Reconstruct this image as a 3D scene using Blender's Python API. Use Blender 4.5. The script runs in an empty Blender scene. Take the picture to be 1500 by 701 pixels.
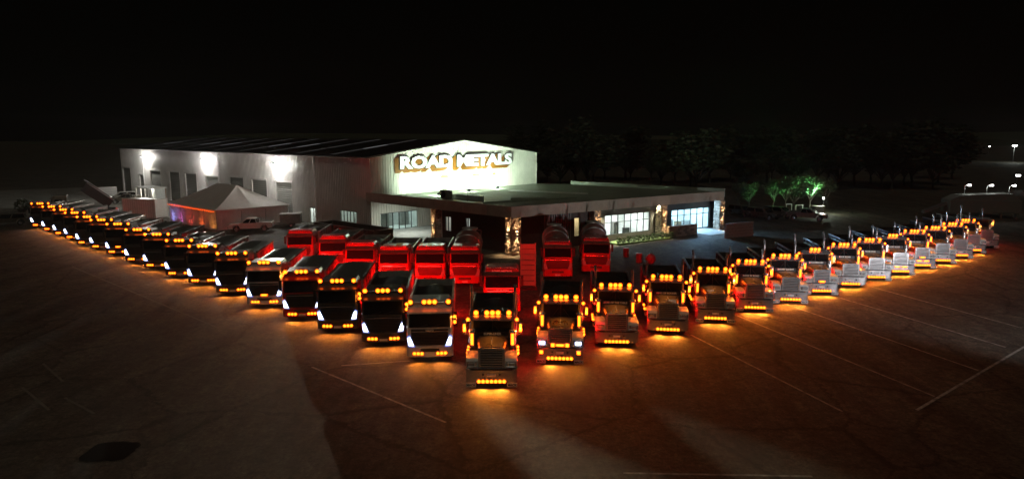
import bpy, bmesh, math, random
from mathutils import Vector, Matrix
random.seed(7)
S = bpy.context.scene
C = S.collection
R = math.radians
# ------------------------------------------------------------------ camera
FPX, HC, PITCH = 1000.0, 12.0, math.atan(153.5 / 1000.0)
cam_d = bpy.data.cameras.new('camera')
cam_d.sensor_width = 36.0
cam_d.lens = 36.0 * FPX / 1500.0
cam_d.clip_end = 3000.0
cam = bpy.data.objects.new('camera', cam_d)
C.objects.link(cam)
cam.location = (0, 0, HC)
cam.rotation_euler = (math.pi / 2 - PITCH, 0, 0)
S.camera = cam
# ------------------------------------------------------------------ world, moon, exposure
SKY_STRENGTH, MOON = 0.0065, 0.018
W = bpy.data.worlds.new('World')
S.world = W
W.use_nodes = True
wn = W.node_tree
bg = wn.nodes['Background']
sky = wn.nodes.new('ShaderNodeTexSky')
sky.sky_type = 'NISHITA'
sky.sun_disc = False
sky.sun_elevation = R(-7.0)
sky.sun_rotation = R(200)
glow = wn.nodes.new('ShaderNodeMixRGB')          # night sky: the last skylight plus an even town glow
glow.blend_type = 'ADD'
glow.inputs['Fac'].default_value = 1.0
wtc = wn.nodes.new('ShaderNodeTexCoord')
wsx = wn.nodes.new('ShaderNodeSeparateXYZ')
wn.links.new(wtc.outputs['Generated'], wsx.inputs[0])
wcr = wn.nodes.new('ShaderNodeValToRGB')          # even town glow all round the horizon
wcr.color_ramp.elements[0].position = 0.0
wcr.color_ramp.elements[0].color = (0.018, 0.018, 0.012, 1)
wcr.color_ramp.elements[1].position = 0.2
wcr.color_ramp.elements[1].color = (0.014, 0.0135, 0.009, 1)
wn.links.new(wsx.outputs['Z'], wcr.inputs['Fac'])
wn.links.new(wcr.outputs['Color'], glow.inputs['Color2'])
wn.links.new(sky.outputs['Color'], glow.inputs['Color1'])
wn.links.new(glow.outputs['Color'], bg.inputs['Color'])
bg.inputs['Strength'].default_value = SKY_STRENGTH
sun_d = bpy.data.lights.new('moon', 'SUN')
sun_d.energy = MOON
sun_d.angle = R(6)
sun_d.color = (1.0, 0.9, 0.68)
sun = bpy.data.objects.new('moon', sun_d)
C.objects.link(sun)
sun.rotation_euler = (R(35), R(-12), R(20))
S.view_settings.view_transform = 'Standard'
S.view_settings.look = 'None'
S.view_settings.gamma = 1.0
S.view_settings.exposure = 3.0          # long night exposure; XP brings every lamp down to match
XP = 0.125
S.view_settings.use_curve_mapping = False
S.render.engine = 'CYCLES'
S.cycles.use_denoising = True
S.cycles.sample_clamp_indirect = 4.0
S.cycles.max_bounces = 5
S.cycles.caustics_reflective = False
S.cycles.caustics_refractive = False
# light levels (watts)
L_AMBER, L_ROOF, L_TAIL, L_SIDE = 340.0, 100.0, 520.0, 150.0
L_PACK, L_PACK_THROW, L_GABLE, L_YARD = 1200.0, 12000.0, 7200.0, 36000.0
L_HEAD = 40.0
L_MIRROR = 30.0
AMB = (1.0, 0.28, 0.028)
RED = (1.0, 0.004, 0.003)
# ------------------------------------------------------------------ pixel helpers
_c, _s = math.cos(PITCH), math.sin(PITCH)
def ray(px, py):
    u, v = (px - 750) / FPX, (350.5 - py) / FPX
    return Vector((u, _c + v * _s, v * _c - _s))
def onz(px, py, z=0.0):
    d = ray(px, py)
    return Vector((0, 0, HC)) + d * ((z - HC) / d.z)
def onplane(px, py, P, n):
    d = ray(px, py)
    o = Vector((0, 0, HC))
    return o + d * ((P - o).dot(n) / d.dot(n))
# ------------------------------------------------------------------ materials
def mat(name, col, rough=0.6, metal=0.0, var=0.12, scale=6.0, bump=0.0, bscale=40.0, coat=0.0, emit=None, estr=0.0, spec=0.5, col2=None, rvar=0.12):
    m = bpy.data.materials.new(name)
    m.use_nodes = True
    nt = m.node_tree
    b = nt.nodes['Principled BSDF']
    b.inputs['Roughness'].default_value = rough
    b.inputs['Metallic'].default_value = metal
    b.inputs['Specular IOR Level'].default_value = spec
    b.inputs['Coat Weight'].default_value = coat
    b.inputs['Coat Roughness'].default_value = 0.08
    if var or col2:
        tc = nt.nodes.new('ShaderNodeTexCoord')
        nz = nt.nodes.new('ShaderNodeTexNoise')
        nz.inputs['Scale'].default_value = scale
        nz.inputs['Detail'].default_value = 6
        nz.inputs['Roughness'].default_value = 0.65
        nt.links.new(tc.outputs['Object'], nz.inputs['Vector'])
        cr = nt.nodes.new('ShaderNodeValToRGB')
        c2 = col2 or tuple(c * (1 - 2.2 * var) for c in col)
        cr.color_ramp.elements[0].color = (*c2, 1)
        cr.color_ramp.elements[1].color = (*[min(1, c * (1 + var)) for c in col], 1)
        cr.color_ramp.elements[0].position = 0.3
        cr.color_ramp.elements[1].position = 0.7
        nt.links.new(nz.outputs['Fac'], cr.inputs['Fac'])
        nt.links.new(cr.outputs['Color'], b.inputs['Base Color'])
        mr = nt.nodes.new('ShaderNodeMapRange')
        mr.inputs['To Min'].default_value = max(0.03, rough - rvar)
        mr.inputs['To Max'].default_value = min(1, rough + rvar)
        nt.links.new(nz.outputs['Fac'], mr.inputs['Value'])
        nt.links.new(mr.outputs['Result'], b.inputs['Roughness'])
        if bump:
            n2 = nt.nodes.new('ShaderNodeTexNoise')
            n2.inputs['Scale'].default_value = bscale
            n2.inputs['Detail'].default_value = 4
            nt.links.new(tc.outputs['Object'], n2.inputs['Vector'])
            bp = nt.nodes.new('ShaderNodeBump')
            bp.inputs['Strength'].default_value = bump
            bp.inputs['Distance'].default_value = 0.03
            nt.links.new(n2.outputs['Fac'], bp.inputs['Height'])
            nt.links.new(bp.outputs['Normal'], b.inputs['Normal'])
    else:
        b.inputs['Base Color'].default_value = (*col, 1)
    if emit:
        b.inputs['Emission Color'].default_value = (*emit, 1)
        b.inputs['Emission Strength'].default_value = estr * XP
    return m
M = {}
def dm(k, *a, **kw):
    M[k] = mat(k, *a, **kw)
dm('chrome', (0.78, 0.78, 0.79), 0.2, 0.75, var=0.06, scale=5)
dm('steel', (0.5, 0.5, 0.5), 0.35, 0.8, var=0.1)
dm('white_paint', (0.72, 0.71, 0.68), 0.32, 0, var=0.05, scale=3, coat=0.5)
dm('red_paint_and_wash', (0.5, 0.03, 0.025), 0.3, 0, var=0.08, scale=3, coat=0.6)  # true red things, plus the red lamp wash coloured onto the middle trucks
dm('dark_paint', (0.11, 0.095, 0.075), 0.3, 0, var=0.1, scale=3, coat=0.6)
dm('black_plastic', (0.02, 0.02, 0.02), 0.5, 0, var=0.15)
dm('grille_black', (0.07, 0.066, 0.06), 0.4, 0.3, var=0.1)
dm('rubber', (0.018, 0.018, 0.018), 0.85, 0, var=0.2, bump=0.2)
dm('glass', (0.012, 0.013, 0.015), 0.07, 0, var=0, spec=0.6)
dm('tarp', (0.16, 0.165, 0.16), 0.7, 0, var=0.15, bump=0.3, bscale=12)
dm('bin_dark', (0.045, 0.04, 0.036), 0.6, 0.2, var=0.25, scale=4)
dm('bin_paint', (0.45, 0.43, 0.40), 0.45, 0.1, var=0.18, scale=2.5, coat=0.2)
dm('flap', (0.75, 0.75, 0.73), 0.55, 0, var=0.06)
dm('lettering_dark', (0.02, 0.02, 0.02), 0.5, 0, var=0)
dm('lettering_pale', (0.85, 0.82, 0.75), 0.5, 0, var=0)
dm('gold', (0.85, 0.5, 0.12), 0.25, 0.9, var=0.05)
dm('drum', (0.3, 0.14, 0.12), 0.4, 0.1, var=0.2, scale=2, coat=0.3)  # cream drum toned red-brown, red lamp light put into the colour
dm('amber_core', (0.4, 0.1, 0.01), 0.3, var=0, emit=(1.0, 0.10, 0.004), estr=11.0)
dm('amber_ring', (0.4, 0.1, 0.01), 0.3, var=0, emit=(1.0, 0.085, 0.002), estr=3.6)  # dimmer outer glow on the lens, imitates bloom round the lamp
dm('red_lens', (0.4, 0.01, 0.01), 0.3, var=0, emit=(1.0, 0.015, 0.008), estr=5.0)
dm('head_core', (0.8, 0.8, 0.8), 0.2, var=0, emit=(0.75, 0.86, 1.0), estr=14.0)
dm('head_ring', (0.5, 0.5, 0.55), 0.2, var=0, emit=(0.25, 0.33, 1.0), estr=0.9)
dm('lens_off', (0.5, 0.5, 0.5), 0.12, 0.4, var=0)
dm('led_white', (0.9, 0.9, 0.9), 0.3, var=0, emit=(1, 1, 0.96), estr=22.0)
dm('led_warm', (0.9, 0.8, 0.7), 0.3, var=0, emit=(1, 0.72, 0.42), estr=16.0)
# ------------------------------------------------------------------ mesh builder
class MB:
    def __init__(s):
        s.v, s.f, s.m, s.sm = [], [], [], []
    def add(s, vs, fs, m=0, smooth=False, T=None):
        o = len(s.v)
        for p in vs:
            p = Vector(p)
            s.v.append(tuple(T @ p) if T else tuple(p))
        for f in fs:
            s.f.append([o + i for i in f]); s.m.append(m); s.sm.append(smooth)
        return s
    def box(s, x0, x1, y0, y1, z0, z1, m=0, T=None, bev=0.0):
        if bev > 0:
            bm = bmesh.new()
            bmesh.ops.create_cube(bm, size=1)
            for v in bm.verts:
                v.co = Vector(((x0 + x1) / 2 + v.co.x * (x1 - x0), (y0 + y1) / 2 + v.co.y * (y1 - y0), (z0 + z1) / 2 + v.co.z * (z1 - z0)))
            bmesh.ops.bevel(bm, geom=bm.edges[:], offset=bev, segments=2, affect='EDGES', profile=0.6)
            bm.verts.index_update()
            s.add([v.co.copy() for v in bm.verts], [[v.index for v in f.verts] for f in bm.faces], m, False, T)
            bm.free()
            return s
        vs = [(x0, y0, z0), (x1, y0, z0), (x1, y1, z0), (x0, y1, z0), (x0, y0, z1), (x1, y0, z1), (x1, y1, z1), (x0, y1, z1)]
        return s.add(vs, [(0, 3, 2, 1), (4, 5, 6, 7), (0, 1, 5, 4), (1, 2, 6, 5), (2, 3, 7, 6), (3, 0, 4, 7)], m, False, T)
    def prism(s, pts, lo, hi, axis='x', m=0, T=None):
        n = len(pts)
        def P(a, b, t):
            return {'x': (t, a, b), 'y': (a, t, b), 'z': (a, b, t)}[axis]
        vs = [P(a, b, lo) for a, b in pts] + [P(a, b, hi) for a, b in pts]
        fs = [list(range(n))[::-1], list(range(n, 2 * n))] + [(i, (i + 1) % n, n + (i + 1) % n, n + i) for i in range(n)]
        ar = sum(pts[i][0] * pts[(i + 1) % n][1] - pts[(i + 1) % n][0] * pts[i][1] for i in range(n))
        flip = (ar < 0) ^ (axis == 'y')
        if flip:
            fs = [list(f)[::-1] for f in fs]
        return s.add(vs, fs, m, False, T)
    def loft(s, rings, m=0, smooth=False, cap=True, T=None):
        n = len(rings[0])
        vs = [p for r in rings for p in r]
        fs = []
        for k in range(len(rings) - 1):
            for i in range(n):
                a, b = k * n + i, k * n + (i + 1) % n
                fs.append((a, b, b + n, a + n))
        if cap:
            fs.append(list(range(n))[::-1])
            fs.append([(len(rings) - 1) * n + i for i in range(n)])
        return s.add(vs, fs, m, smooth, T)
    def cyl(s, p0, p1, r0, r1=None, n=10, m=0, smooth=True, cap=True, T=None):
        p0, p1 = Vector(p0), Vector(p1)
        r1 = r0 if r1 is None else r1
        q = (p1 - p0).to_track_quat('Z', 'Y')
        rings = []
        for p, r in ((p0, r0), (p1, r1)):
            rings.append([p + q @ Vector((r * math.cos(2 * math.pi * i / n), r * math.sin(2 * math.pi * i / n), 0)) for i in range(n)])
        s.loft(rings, m, smooth, False, T)
        if cap:
            s.add(rings[0], [list(range(n))[::-1]], m, False, T)
            s.add(rings[1], [list(range(n))], m, False, T)
        return s
    def lathe(s, p0, axis, prof, n=16, m=0, smooth=True, T=None):
        p0, axis = Vector(p0), Vector(axis).normalized()
        q = axis.to_track_quat('Z', 'Y')
        rings = [[p0 + axis * h + q @ Vector((r * math.cos(2 * math.pi * i / n), r * math.sin(2 * math.pi * i / n), 0)) for i in range(n)] for h, r in prof]
        return s.loft(rings, m, smooth, True, T)
    def tube(s, pts, r, n=6, m=0, T=None):
        for a, b in zip(pts, pts[1:]):
            s.cyl(a, b, r, r, n, m, True, True, T)
        return s
    def mesh(s, name, mats):
        me = bpy.data.meshes.new(name)
        me.from_pydata(s.v, [], s.f)
        for k in (mats if isinstance(mats, (list, tuple)) else [mats]):
            me.materials.append(M[k])
        me.polygons.foreach_set('material_index', s.m)
        me.polygons.foreach_set('use_smooth', s.sm)
        me.update()
        return me
    def build(s, name, mats, parent=None, loc=None):
        return link(name, s.mesh(name, mats), parent, loc)
def link(name, data, parent=None, loc=None, rot=None, scale=None):
    o = bpy.data.objects.new(name, data)
    C.objects.link(o)
    if parent: o.parent = parent
    if loc is not None: o.location = loc
    if rot is not None: o.rotation_euler = rot
    if scale is not None: o.scale = scale
    return o
def tag(o, label, cat, group=None):
    o['label'] = label; o['category'] = cat
    if group: o['group'] = group
    return o
def thing(name, label, cat, loc=(0, 0, 0), rz=0.0, group=None):
    o = link(name, None, None, loc, (0, 0, rz))
    o.empty_display_size = 0.3
    return tag(o, label, cat, group)
def struct(o):
    o['kind'] = 'structure'; return o
def copy_tree(o, parent=None):
    c = o.copy(); C.objects.link(c); c.parent = parent
    for ch in list(o.children):
        copy_tree(ch, c)
    return c
def light(name, kind, parent, loc, energy, color, rot=(0, 0, 0), size=0.2, size_y=None, spot=None, blend=0.5, spread=None):
    key = (name, kind, round(energy, 3), tuple(color), size, size_y, spot, blend, spread)
    d = _lights.get(key)
    if d is None:
        d = bpy.data.lights.new(name, kind)
        d.energy = energy * XP; d.color = color
        if kind == 'AREA':
            d.shape = 'RECTANGLE' if size_y else 'SQUARE'
            d.size = size
            if size_y: d.size_y = size_y
            if spread: d.spread = spread
        else:
            d.shadow_soft_size = size
            if kind == 'SPOT':
                d.spot_size = spot; d.spot_blend = blend
        _lights[key] = d
    return link(name, d, parent, loc, rot)
_lights = {}
def batwing(o, out, power=1.5, k=0.1, lo=0.12, hi=0.5):
    """street-light optics: more light towards the far ground than straight down, none behind"""
    d = o.data; d.use_nodes = True; nt = d.node_tree
    em = nt.nodes['Emission']; ge = nt.nodes.new('ShaderNodeNewGeometry'); sx = nt.nodes.new('ShaderNodeSeparateXYZ')
    nt.links.new(ge.outputs['Incoming'], sx.inputs[0])
    def mth(op, a, b=None, c=None):
        n = nt.nodes.new('ShaderNodeMath'); n.operation = op
        for i, v in enumerate((a, b, c)):
            if v is None: continue
            if isinstance(v, (int, float)): n.inputs[i].default_value = v
            else: nt.links.new(v, n.inputs[i])
        return n.outputs[0]
    down = mth('MAXIMUM', mth('MULTIPLY', sx.outputs[2], -1.0), k)
    gain = mth('POWER', mth('DIVIDE', k, down), power)
    dt = nt.nodes.new('ShaderNodeVectorMath'); dt.operation = 'DOT_PRODUCT'; dt.inputs[1].default_value = tuple(out)
    nt.links.new(ge.outputs['Incoming'], dt.inputs[0])
    mr = nt.nodes.new('ShaderNodeMapRange'); mr.interpolation_type = 'SMOOTHSTEP'
    mr.inputs['From Min'].default_value = lo; mr.inputs['From Max'].default_value = hi
    nt.links.new(dt.outputs['Value'], mr.inputs['Value'])
    up = nt.nodes.new('ShaderNodeMapRange'); up.inputs['From Min'].default_value = 0.02; up.inputs['From Max'].default_value = -0.03
    nt.links.new(sx.outputs[2], up.inputs['Value'])
    nt.links.new(mth('MULTIPLY', mth('MULTIPLY', gain, mr.outputs[0]), up.outputs[0]), em.inputs['Strength'])
    return o
def aim(o, d):
    o.rotation_euler = Vector(d).to_track_quat('-Z', 'Y').to_euler()
    return o
_txt = {}
def text_mesh(body, size, mk, depth=0.004, offset=0.0, align='CENTER'):
    key = (body, size, mk, depth, offset, align)
    if key in _txt: return _txt[key]
    cu = bpy.data.curves.new('lettering', 'FONT')
    cu.body = body; cu.size = size; cu.extrude = depth; cu.offset = offset
    cu.align_x = align; cu.align_y = 'CENTER'; cu.resolution_u = 3
    t = bpy.data.objects.new('lettering', cu)
    me = bpy.data.meshes.new_from_object(t)
    me.name = 'lettering'
    me.materials.clear(); me.materials.append(M[mk])
    bpy.data.objects.remove(t); bpy.data.curves.remove(cu)
    _txt[key] = me
    return me
FACE_FRONT = (math.pi / 2, 0, 0)      # text in the XZ plane, read from -Y
# ------------------------------------------------------------------ lamp meshes (axis towards -Y)
def round_lamp(core, ring, r=0.085):
    b = MB()
    b.lathe((0, 0, 0), (0, -1, 0), [(-0.05, r * 1.1), (0.0, r * 1.15), (0.012, r * 1.0)], 10, 2)
    b.lathe((0, 0, 0), (0, -1, 0), [(0.01, r * 0.98), (0.03, r * 0.92), (0.034, r * 0.8)], 10, 1)
    b.lathe((0, 0, 0), (0, -1, 0), [(0.03, r * 0.8), (0.05, r * 0.6), (0.056, r * 0.1)], 10, 0)
    return b.mesh('lamp', [core, ring, 'black_plastic'])
ME_AMBER = round_lamp('amber_core', 'amber_ring', 0.105)
ME_AMBER_L = round_lamp('amber_core', 'amber_ring', 0.14)
ME_AMBER_S = round_lamp('amber_core', 'amber_ring', 0.105)
ME_RED = round_lamp('red_lens', 'red_lens', 0.07)
ME_CLEAR = round_lamp('lens_off', 'lens_off', 0.07)
def bar_lamp(w, h, core, ring):
    b = MB()
    b.box(-w / 2, w / 2, -0.02, 0.05, -h / 2, h / 2, 2, bev=0.012)
    b.box(-w * .44, w * .44, -0.035, -0.018, -h * .47, h * .47, 1)
    b.box(-w * .33, w * .33, -0.045, -0.03, -h * .45, h * .45, 0)
    return b.mesh('lamp', [core, ring, 'chrome'])
ME_STRIP = bar_lamp(0.18, 0.62, 'amber_core', 'amber_ring')
ME_STRIP_S = bar_lamp(0.15, 0.42, 'amber_core', 'amber_ring')
ME_LONG = bar_lamp(0.55, 0.13, 'amber_core', 'amber_ring')
ME_FOG = bar_lamp(0.24, 0.2, 'amber_core', 'amber_ring')
ME_HEAD_OFF = bar_lamp(0.42, 0.17, 'lens_off', 'chrome')
ME_HEAD_ON = bar_lamp(0.42, 0.19, 'head_core', 'head_ring')
def lamp(me, parent, x, y, z, name='marker_lamp', rz=0.0):
    return link(name, me, parent, (x, y, z), (0, 0, rz))
# wheel: tyre + rim, axle along X, outer face towards +X
def wheel_mesh():
    t = MB().lathe((-0.15, 0, 0), (1, 0, 0), [(0.0, 0.36), (0.02, 0.47), (0.06, 0.515), (0.24, 0.515), (0.28, 0.47), (0.3, 0.36), (0.24, 0.30), (0.06, 0.30)], 20)
    r = MB().lathe((-0.15, 0, 0), (1, 0, 0), [(0.08, 0.33), (0.27, 0.345), (0.285, 0.33), (0.2, 0.29), (0.15, 0.2), (0.24, 0.13), (0.3, 0.11), (0.31, 0.04)], 16)
    return t.mesh('tyre', 'rubber'), r.mesh('rim', 'chrome')
ME_TYRE, ME_RIM = wheel_mesh()
def wheel(parent, x, y, z=0.515, s=1.0, dual=False):
    side = 1 if x > 0 else -1
    w = link('wheel', ME_TYRE, parent, (x, y, z * s), (0, 0, 0 if side > 0 else math.pi), (s, s, s))
    link('rim', ME_RIM, w)
    if dual:
        link('inner_tyre', ME_TYRE, w, (-0.33, 0, 0))
    return w
# ------------------------------------------------------------------ tipper bodies and other backs
def tipper(root, y0, y1, kind='tarp', zt=2.75, paint='bin_paint'):
    b = MB(); w = 1.22; t = 0.06; z0 = 1.2
    b.box(-w, w, y0, y1, z0, z0 + 0.1)
    b.box(-w, -w + t, y0, y1, z0 + 0.1, zt); b.box(w - t, w, y0, y1, z0 + 0.1, zt)
    b.box(-w + t, w - t, y0, y0 + t, z0 + 0.1, zt + 0.12)
    b.box(-0.9, 0.9, y0 - 0.55, y0, zt + 0.06, zt + 0.12)
    body = b.build('tipper_body', paint, root)
    n = max(3, int((y1 - y0) / 0.85)); 
    for s in (-1, 1):
        for k in range(n):
            yy = y0 + 0.15 + (y1 - y0 - 0.3) * k / (n - 1)
            MB().box(s * w - 0.05 * (s < 0), s * w + 0.05 * (s > 0), yy - 0.05, yy + 0.05, z0 + 0.1, zt - 0.06).build('side_rib', paint, body)
        MB().box(s * (w - 0.015) - 0.075, s * (w - 0.015) + 0.075, y0, y1, zt, zt + 0.09, bev=0.02).build('top_rail', 'steel', body)
    MB().box(-w, w, y1, y1 + 0.07, z0, zt).build('tailgate', paint, body)
    if kind == 'tarp':
        tb = MB()
        N = 26
        rings = []
        for k in range(N + 1):
            yy = y0 + 0.08 + (y1 - y0 - 0.1) * k / N
            up = 0.05 if k % 2 else 0.0
            rings.append([(-w + 0.05, yy, zt + 0.06), (-0.5, yy, zt + 0.16 + up), (0.5, yy, zt + 0.16 + up), (w - 0.05, yy, zt + 0.06)])
        vs = [p for r in rings for p in r]; fs = []
        for k in range(N):
            for i in range(3):
                a = k * 4 + i; fs.append((a, a + 1, a + 5, a + 4))
        tb.add(vs, fs, 0)
        tb.build('tarp_cover', 'tarp', body)
        MB().cyl((w + 0.03, y0 + 0.1, zt + 0.16), (w + 0.03, y1 - 0.1, zt + 0.16), 0.085, n=10).build('tarp_roll', 'tarp', body)
    elif kind == 'load':
        rng = random.Random(3)
        N = 14; vs = []; fs = []
        for i in range(N + 1):
            for j in range(7):
                x = -w + t + (2 * w - 2 * t) * j / 6; y = y0 + t + (y1 - y0 - t) * i / N
                e = min(i, N - i, 3) / 3 * math.sin(math.pi * j / 6)
                vs.append((x, y, zt - 0.45 + 0.4 * e + rng.uniform(-.03, .03)))
        for i in range(N):
            for j in range(6):
                a = i * 7 + j; fs.append((a, a + 1, a + 8, a + 7))
        MB().add(vs, fs, 0, True).build('gravel_load', 'bin_dark', body)
    return body
def tail(root, y, power=1.0):
    bar = MB().box(-1.15, 1.15, y - 0.06, y, 0.72, 0.9, bev=0.015).build('tail_bar', 'black_plastic', root)
    for s in (-1, 1):
        for k in (0, 1):
            link('tail_lamp', ME_RED, bar, (s * (0.95 - 0.2 * k), y + 0.005, 0.81), (0, 0, math.pi))
    if power > 0:
        light('tail_light', 'AREA', bar, (0, y + 0.09, 0.81), L_TAIL * power, RED, (R(90), 0, 0), 2.0, 0.12)
def chassis(root, y1, axles, y0=0.7):
    b = MB()
    for s in (-1, 1):
        b.box(s * 0.42 - 0.05, s * 0.42 + 0.05, y0, y1, 0.72, 1.0)
    for y in axles:
        b.cyl((-1.0, y, 0.515), (1.0, y, 0.515), 0.08)
        b.box(-0.42, 0.42, y - 0.06, y + 0.06, 0.74, 0.86)
    b.build('chassis', 'black_plastic', root)
# ------------------------------------------------------------------ bonneted truck (front towards -Y, bumper face at y = 0)
def bonnet_truck(root):
    chassis(root, 8.55, (0.98, 6.2, 7.5))
    plan = [(-1.23, 0.34), (-1.22, 0.16), (-1.08, 0.03), (-0.6, 0.0), (0.6, 0.0), (1.08, 0.03), (1.22, 0.16), (1.23, 0.34), (1.17, 0.34), (1.15, 0.2), (1.05, 0.11), (-1.05, 0.11), (-1.15, 0.2), (-1.17, 0.34)]
    bump = MB().prism(plan, 0.3, 0.96, 'z').build('bumper', 'chrome', root)
    MB().box(-1.0, 1.0, -0.012, 0.02, 0.93, 0.995, bev=0.01).build('bumper_gap_strip', 'black_plastic', bump)  # dark strip stands in for the shaded gap below the grille
    for s in (-1, 1):
        MB().cyl((s * 0.4, -0.02, 0.72), (s * 0.4, 0.04, 0.72), 0.055, n=10).build('tow_pin', 'black_plastic', bump)
        MB().box(s * 0.98 - 0.24, s * 0.98 + 0.24, 0.0, 0.025, 0.1, 0.3, bev=0.008).build('bumper_flap', 'flap', bump)
        link('lettering', text_mesh('MACK', 0.15, 'lettering_dark', 0.003, 0.006), bump, (s * 0.98, -0.006, 0.2), FACE_FRONT)
    MB().box(-0.2, 0.2, -0.02, 0.01, 0.62, 0.74, bev=0.006).build('number_plate', 'flap', bump)
    for k in range(7):
        lamp(ME_AMBER, bump, -0.6 + 0.2 * k, -0.03, 0.4)
    [light('bumper_light', 'SPOT', bump, (x, -0.12, 0.42), L_AMBER, AMB, (R(-34), 0, 0), 0.0, None, R(128), 0.9) for x in (-0.45, 0.45)]
    # bonnet
    def ring(y, w, zb, zt, c=0.16):
        return [(-w, y, zb), (w, y, zb), (w, y, zt - c), (w - c * .35, y, zt - c * .3), (w - c, y, zt), (0, y, zt + .025), (-w + c, y, zt), (-w + c * .35, y, zt - c * .3), (-w, y, zt - c)]
    bn = MB().loft([ring(0.24, 0.58, 0.95, 1.93), ring(0.3, 0.62, 0.95, 1.98), ring(0.9, 0.66, 0.95, 2.03), ring(1.74, 0.82, 0.95, 2.14)], 0, False).build('bonnet', 'dark_paint', root)
    MB().box(-0.02, 0.02, 0.3, 1.7, 2.06, 2.13).build('bonnet_strip', 'chrome', bn)
    g = MB()
    g.box(-0.52, 0.52, 0.2, 0.235, 1.02, 1.85, 1)
    for k in range(7):
        z = 1.05 + 0.118 * k
        g.box(-0.52, 0.52, 0.14, 0.2, z, z + 0.058)
    gr = g.build('grille', ['chrome', 'grille_black'], root)
    sr = MB()
    sr.box(-0.63, -0.52, 0.12, 0.26, 0.98, 1.95); sr.box(0.52, 0.63, 0.12, 0.26, 0.98, 1.95); sr.box(-0.52, 0.52, 0.12, 0.26, 1.86, 1.97); sr.box(-0.52, 0.52, 0.125, 0.26, 0.97, 1.03)
    sr.build('grille_surround', 'chrome', gr)
    link('bonnet_badge', text_mesh('MACK', 0.13, 'chrome', 0.01, 0.01), gr, (0, 0.115, 1.915), FACE_FRONT)
    for s in (-1, 1):
        prof = [(0.17, 0.98), (0.17, 1.33), (0.26, 1.44), (0.6, 1.51), (1.25, 1.51), (1.55, 1.38), (1.75, 0.95), (1.62, 0.95), (1.5, 1.1), (1.28, 1.21), (0.98, 1.24), (0.68, 1.21), (0.48, 1.1), (0.36, 0.98)]
        fd = MB().prism(prof, s * 0.64 if s > 0 else -1.22, 1.22 if s > 0 else -0.64, 'x').build('fender', 'white_paint', root)
        MB().box(s * 0.95 - 0.25, s * 0.95 + 0.25, 0.14, 0.168, 1.06, 1.31, bev=0.012).build('headlight_bezel', 'chrome', fd)
        lamp(ME_HEAD_OFF, fd, s * 0.95, 0.12, 1.185, 'headlight')
        wheel(root, s * 1.02, 0.98)
        wheel(root, s * 1.06, 6.2, dual=True); wheel(root, s * 1.06, 7.5, dual=True)
        # air cleaner with amber strip
        ac = MB().lathe((s * 1.0, 1.68, 1.55), (0, 0, 1), [(0, 0.1), (0.03, 0.16), (0.1, 0.175), (0.68, 0.175), (0.74, 0.15), (0.78, 0.19), (0.88, 0.18), (0.92, 0.08)], 12).build('air_cleaner', 'chrome', root)
        lamp(ME_STRIP, ac, s * 1.0, 1.47, 2.02, 'light_strip')
        # exhaust
        ex = MB().cyl((s * 1.12, 3.5, 0.95), (s * 1.12, 3.5, 3.35), 0.075, n=10)
        ex.tube([(s * 1.12, 3.5, 3.35), (s * 1.12, 3.5, 3.75), (s * 1.13, 3.56, 3.95), (s * 1.15, 3.66, 4.05)], 0.075, 10)
        exo = ex.build('exhaust_stack', 'chrome', root)
        MB().cyl((s * 1.12, 3.5, 1.6), (s * 1.12, 3.5, 2.75), 0.125, n=12).build('heat_shield', 'chrome', exo)
        # mirror
        mb = MB().tube([(s * 1.04, 2.05, 2.85), (s * 1.4, 1.88, 2.85)], 0.02).tube([(s * 1.04, 2.05, 2.1), (s * 1.4, 1.88, 2.15)], 0.02)
        mb.box(s * 1.4 - 0.1, s * 1.4 + 0.1, 1.83, 1.93, 2.2, 2.8, bev=0.025)
        mo = mb.build('mirror', 'chrome', root)
        lamp(ME_STRIP_S, mo, s * 1.4, 1.81, 2.5, 'mirror_lamp')
        lamp(ME_AMBER_S, mo, s * 1.22, 1.93, 2.9, 'mirror_lamp')
        # fuel tank
        tk = MB().lathe((s * 0.92, 2.05, 0.72), (0, 1, 0), [(0, 0.05), (0.02, 0.28), (0.06, 0.31), (1.3, 0.31), (1.34, 0.28), (1.36, 0.05)], 14).build('fuel_tank', 'chrome', root)
        MB().box(s * 1.22 - 0.05, s * 1.22 + 0.05, 2.15, 3.2, 0.62, 0.66).build('step', 'steel', tk)
        for k in range(3):
            lamp(ME_AMBER_S, tk, s * 1.26, 2.15 + 0.5 * k, 1.08, 'side_lamp', R(40) * s)
        lamp(ME_RED, root, s * 1.13, 3.3, 1.75, 'side_marker_lamp', R(60) * s)
    light('side_red_light', 'POINT', root, (1.42, 3.1, 1.35), L_SIDE, RED, size=0.0)
    for s in (-1, 1): light('mirror_light', 'POINT', root, (s * 1.4, 1.66, 2.45), L_MIRROR, AMB, size=0.0)
    cabp = [(1.74, 1.02), (1.74, 2.12), (1.99, 2.96), (2.1, 3.08), (3.3, 3.12), (3.38, 3.05), (3.38, 1.02)]
    cb = MB().prism(cabp, -1.04, 1.04, 'x').build('cab', 'dark_paint', root)
    sl = Matrix.Translation((0, 1.735, 2.13)) @ Matrix.Rotation(math.atan2(0.25, 0.84), 4, 'X').inverted()
    ws = MB()
    ws.box(-0.95, -0.02, -0.018, 0.01, 0.02, 0.82, 0, sl); ws.box(0.02, 0.95, -0.018, 0.01, 0.02, 0.82, 0, sl)
    wo = ws.build('windscreen', 'glass', root)
    fr = MB(); fr.box(-0.022, 0.022, -0.024, 0.012, 0.0, 0.84, 0, sl); fr.box(-1.0, 1.0, -0.022, 0.012, -0.03, 0.02, 0, sl)
    fr.build('windscreen_frame', 'black_plastic', wo)
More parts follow.
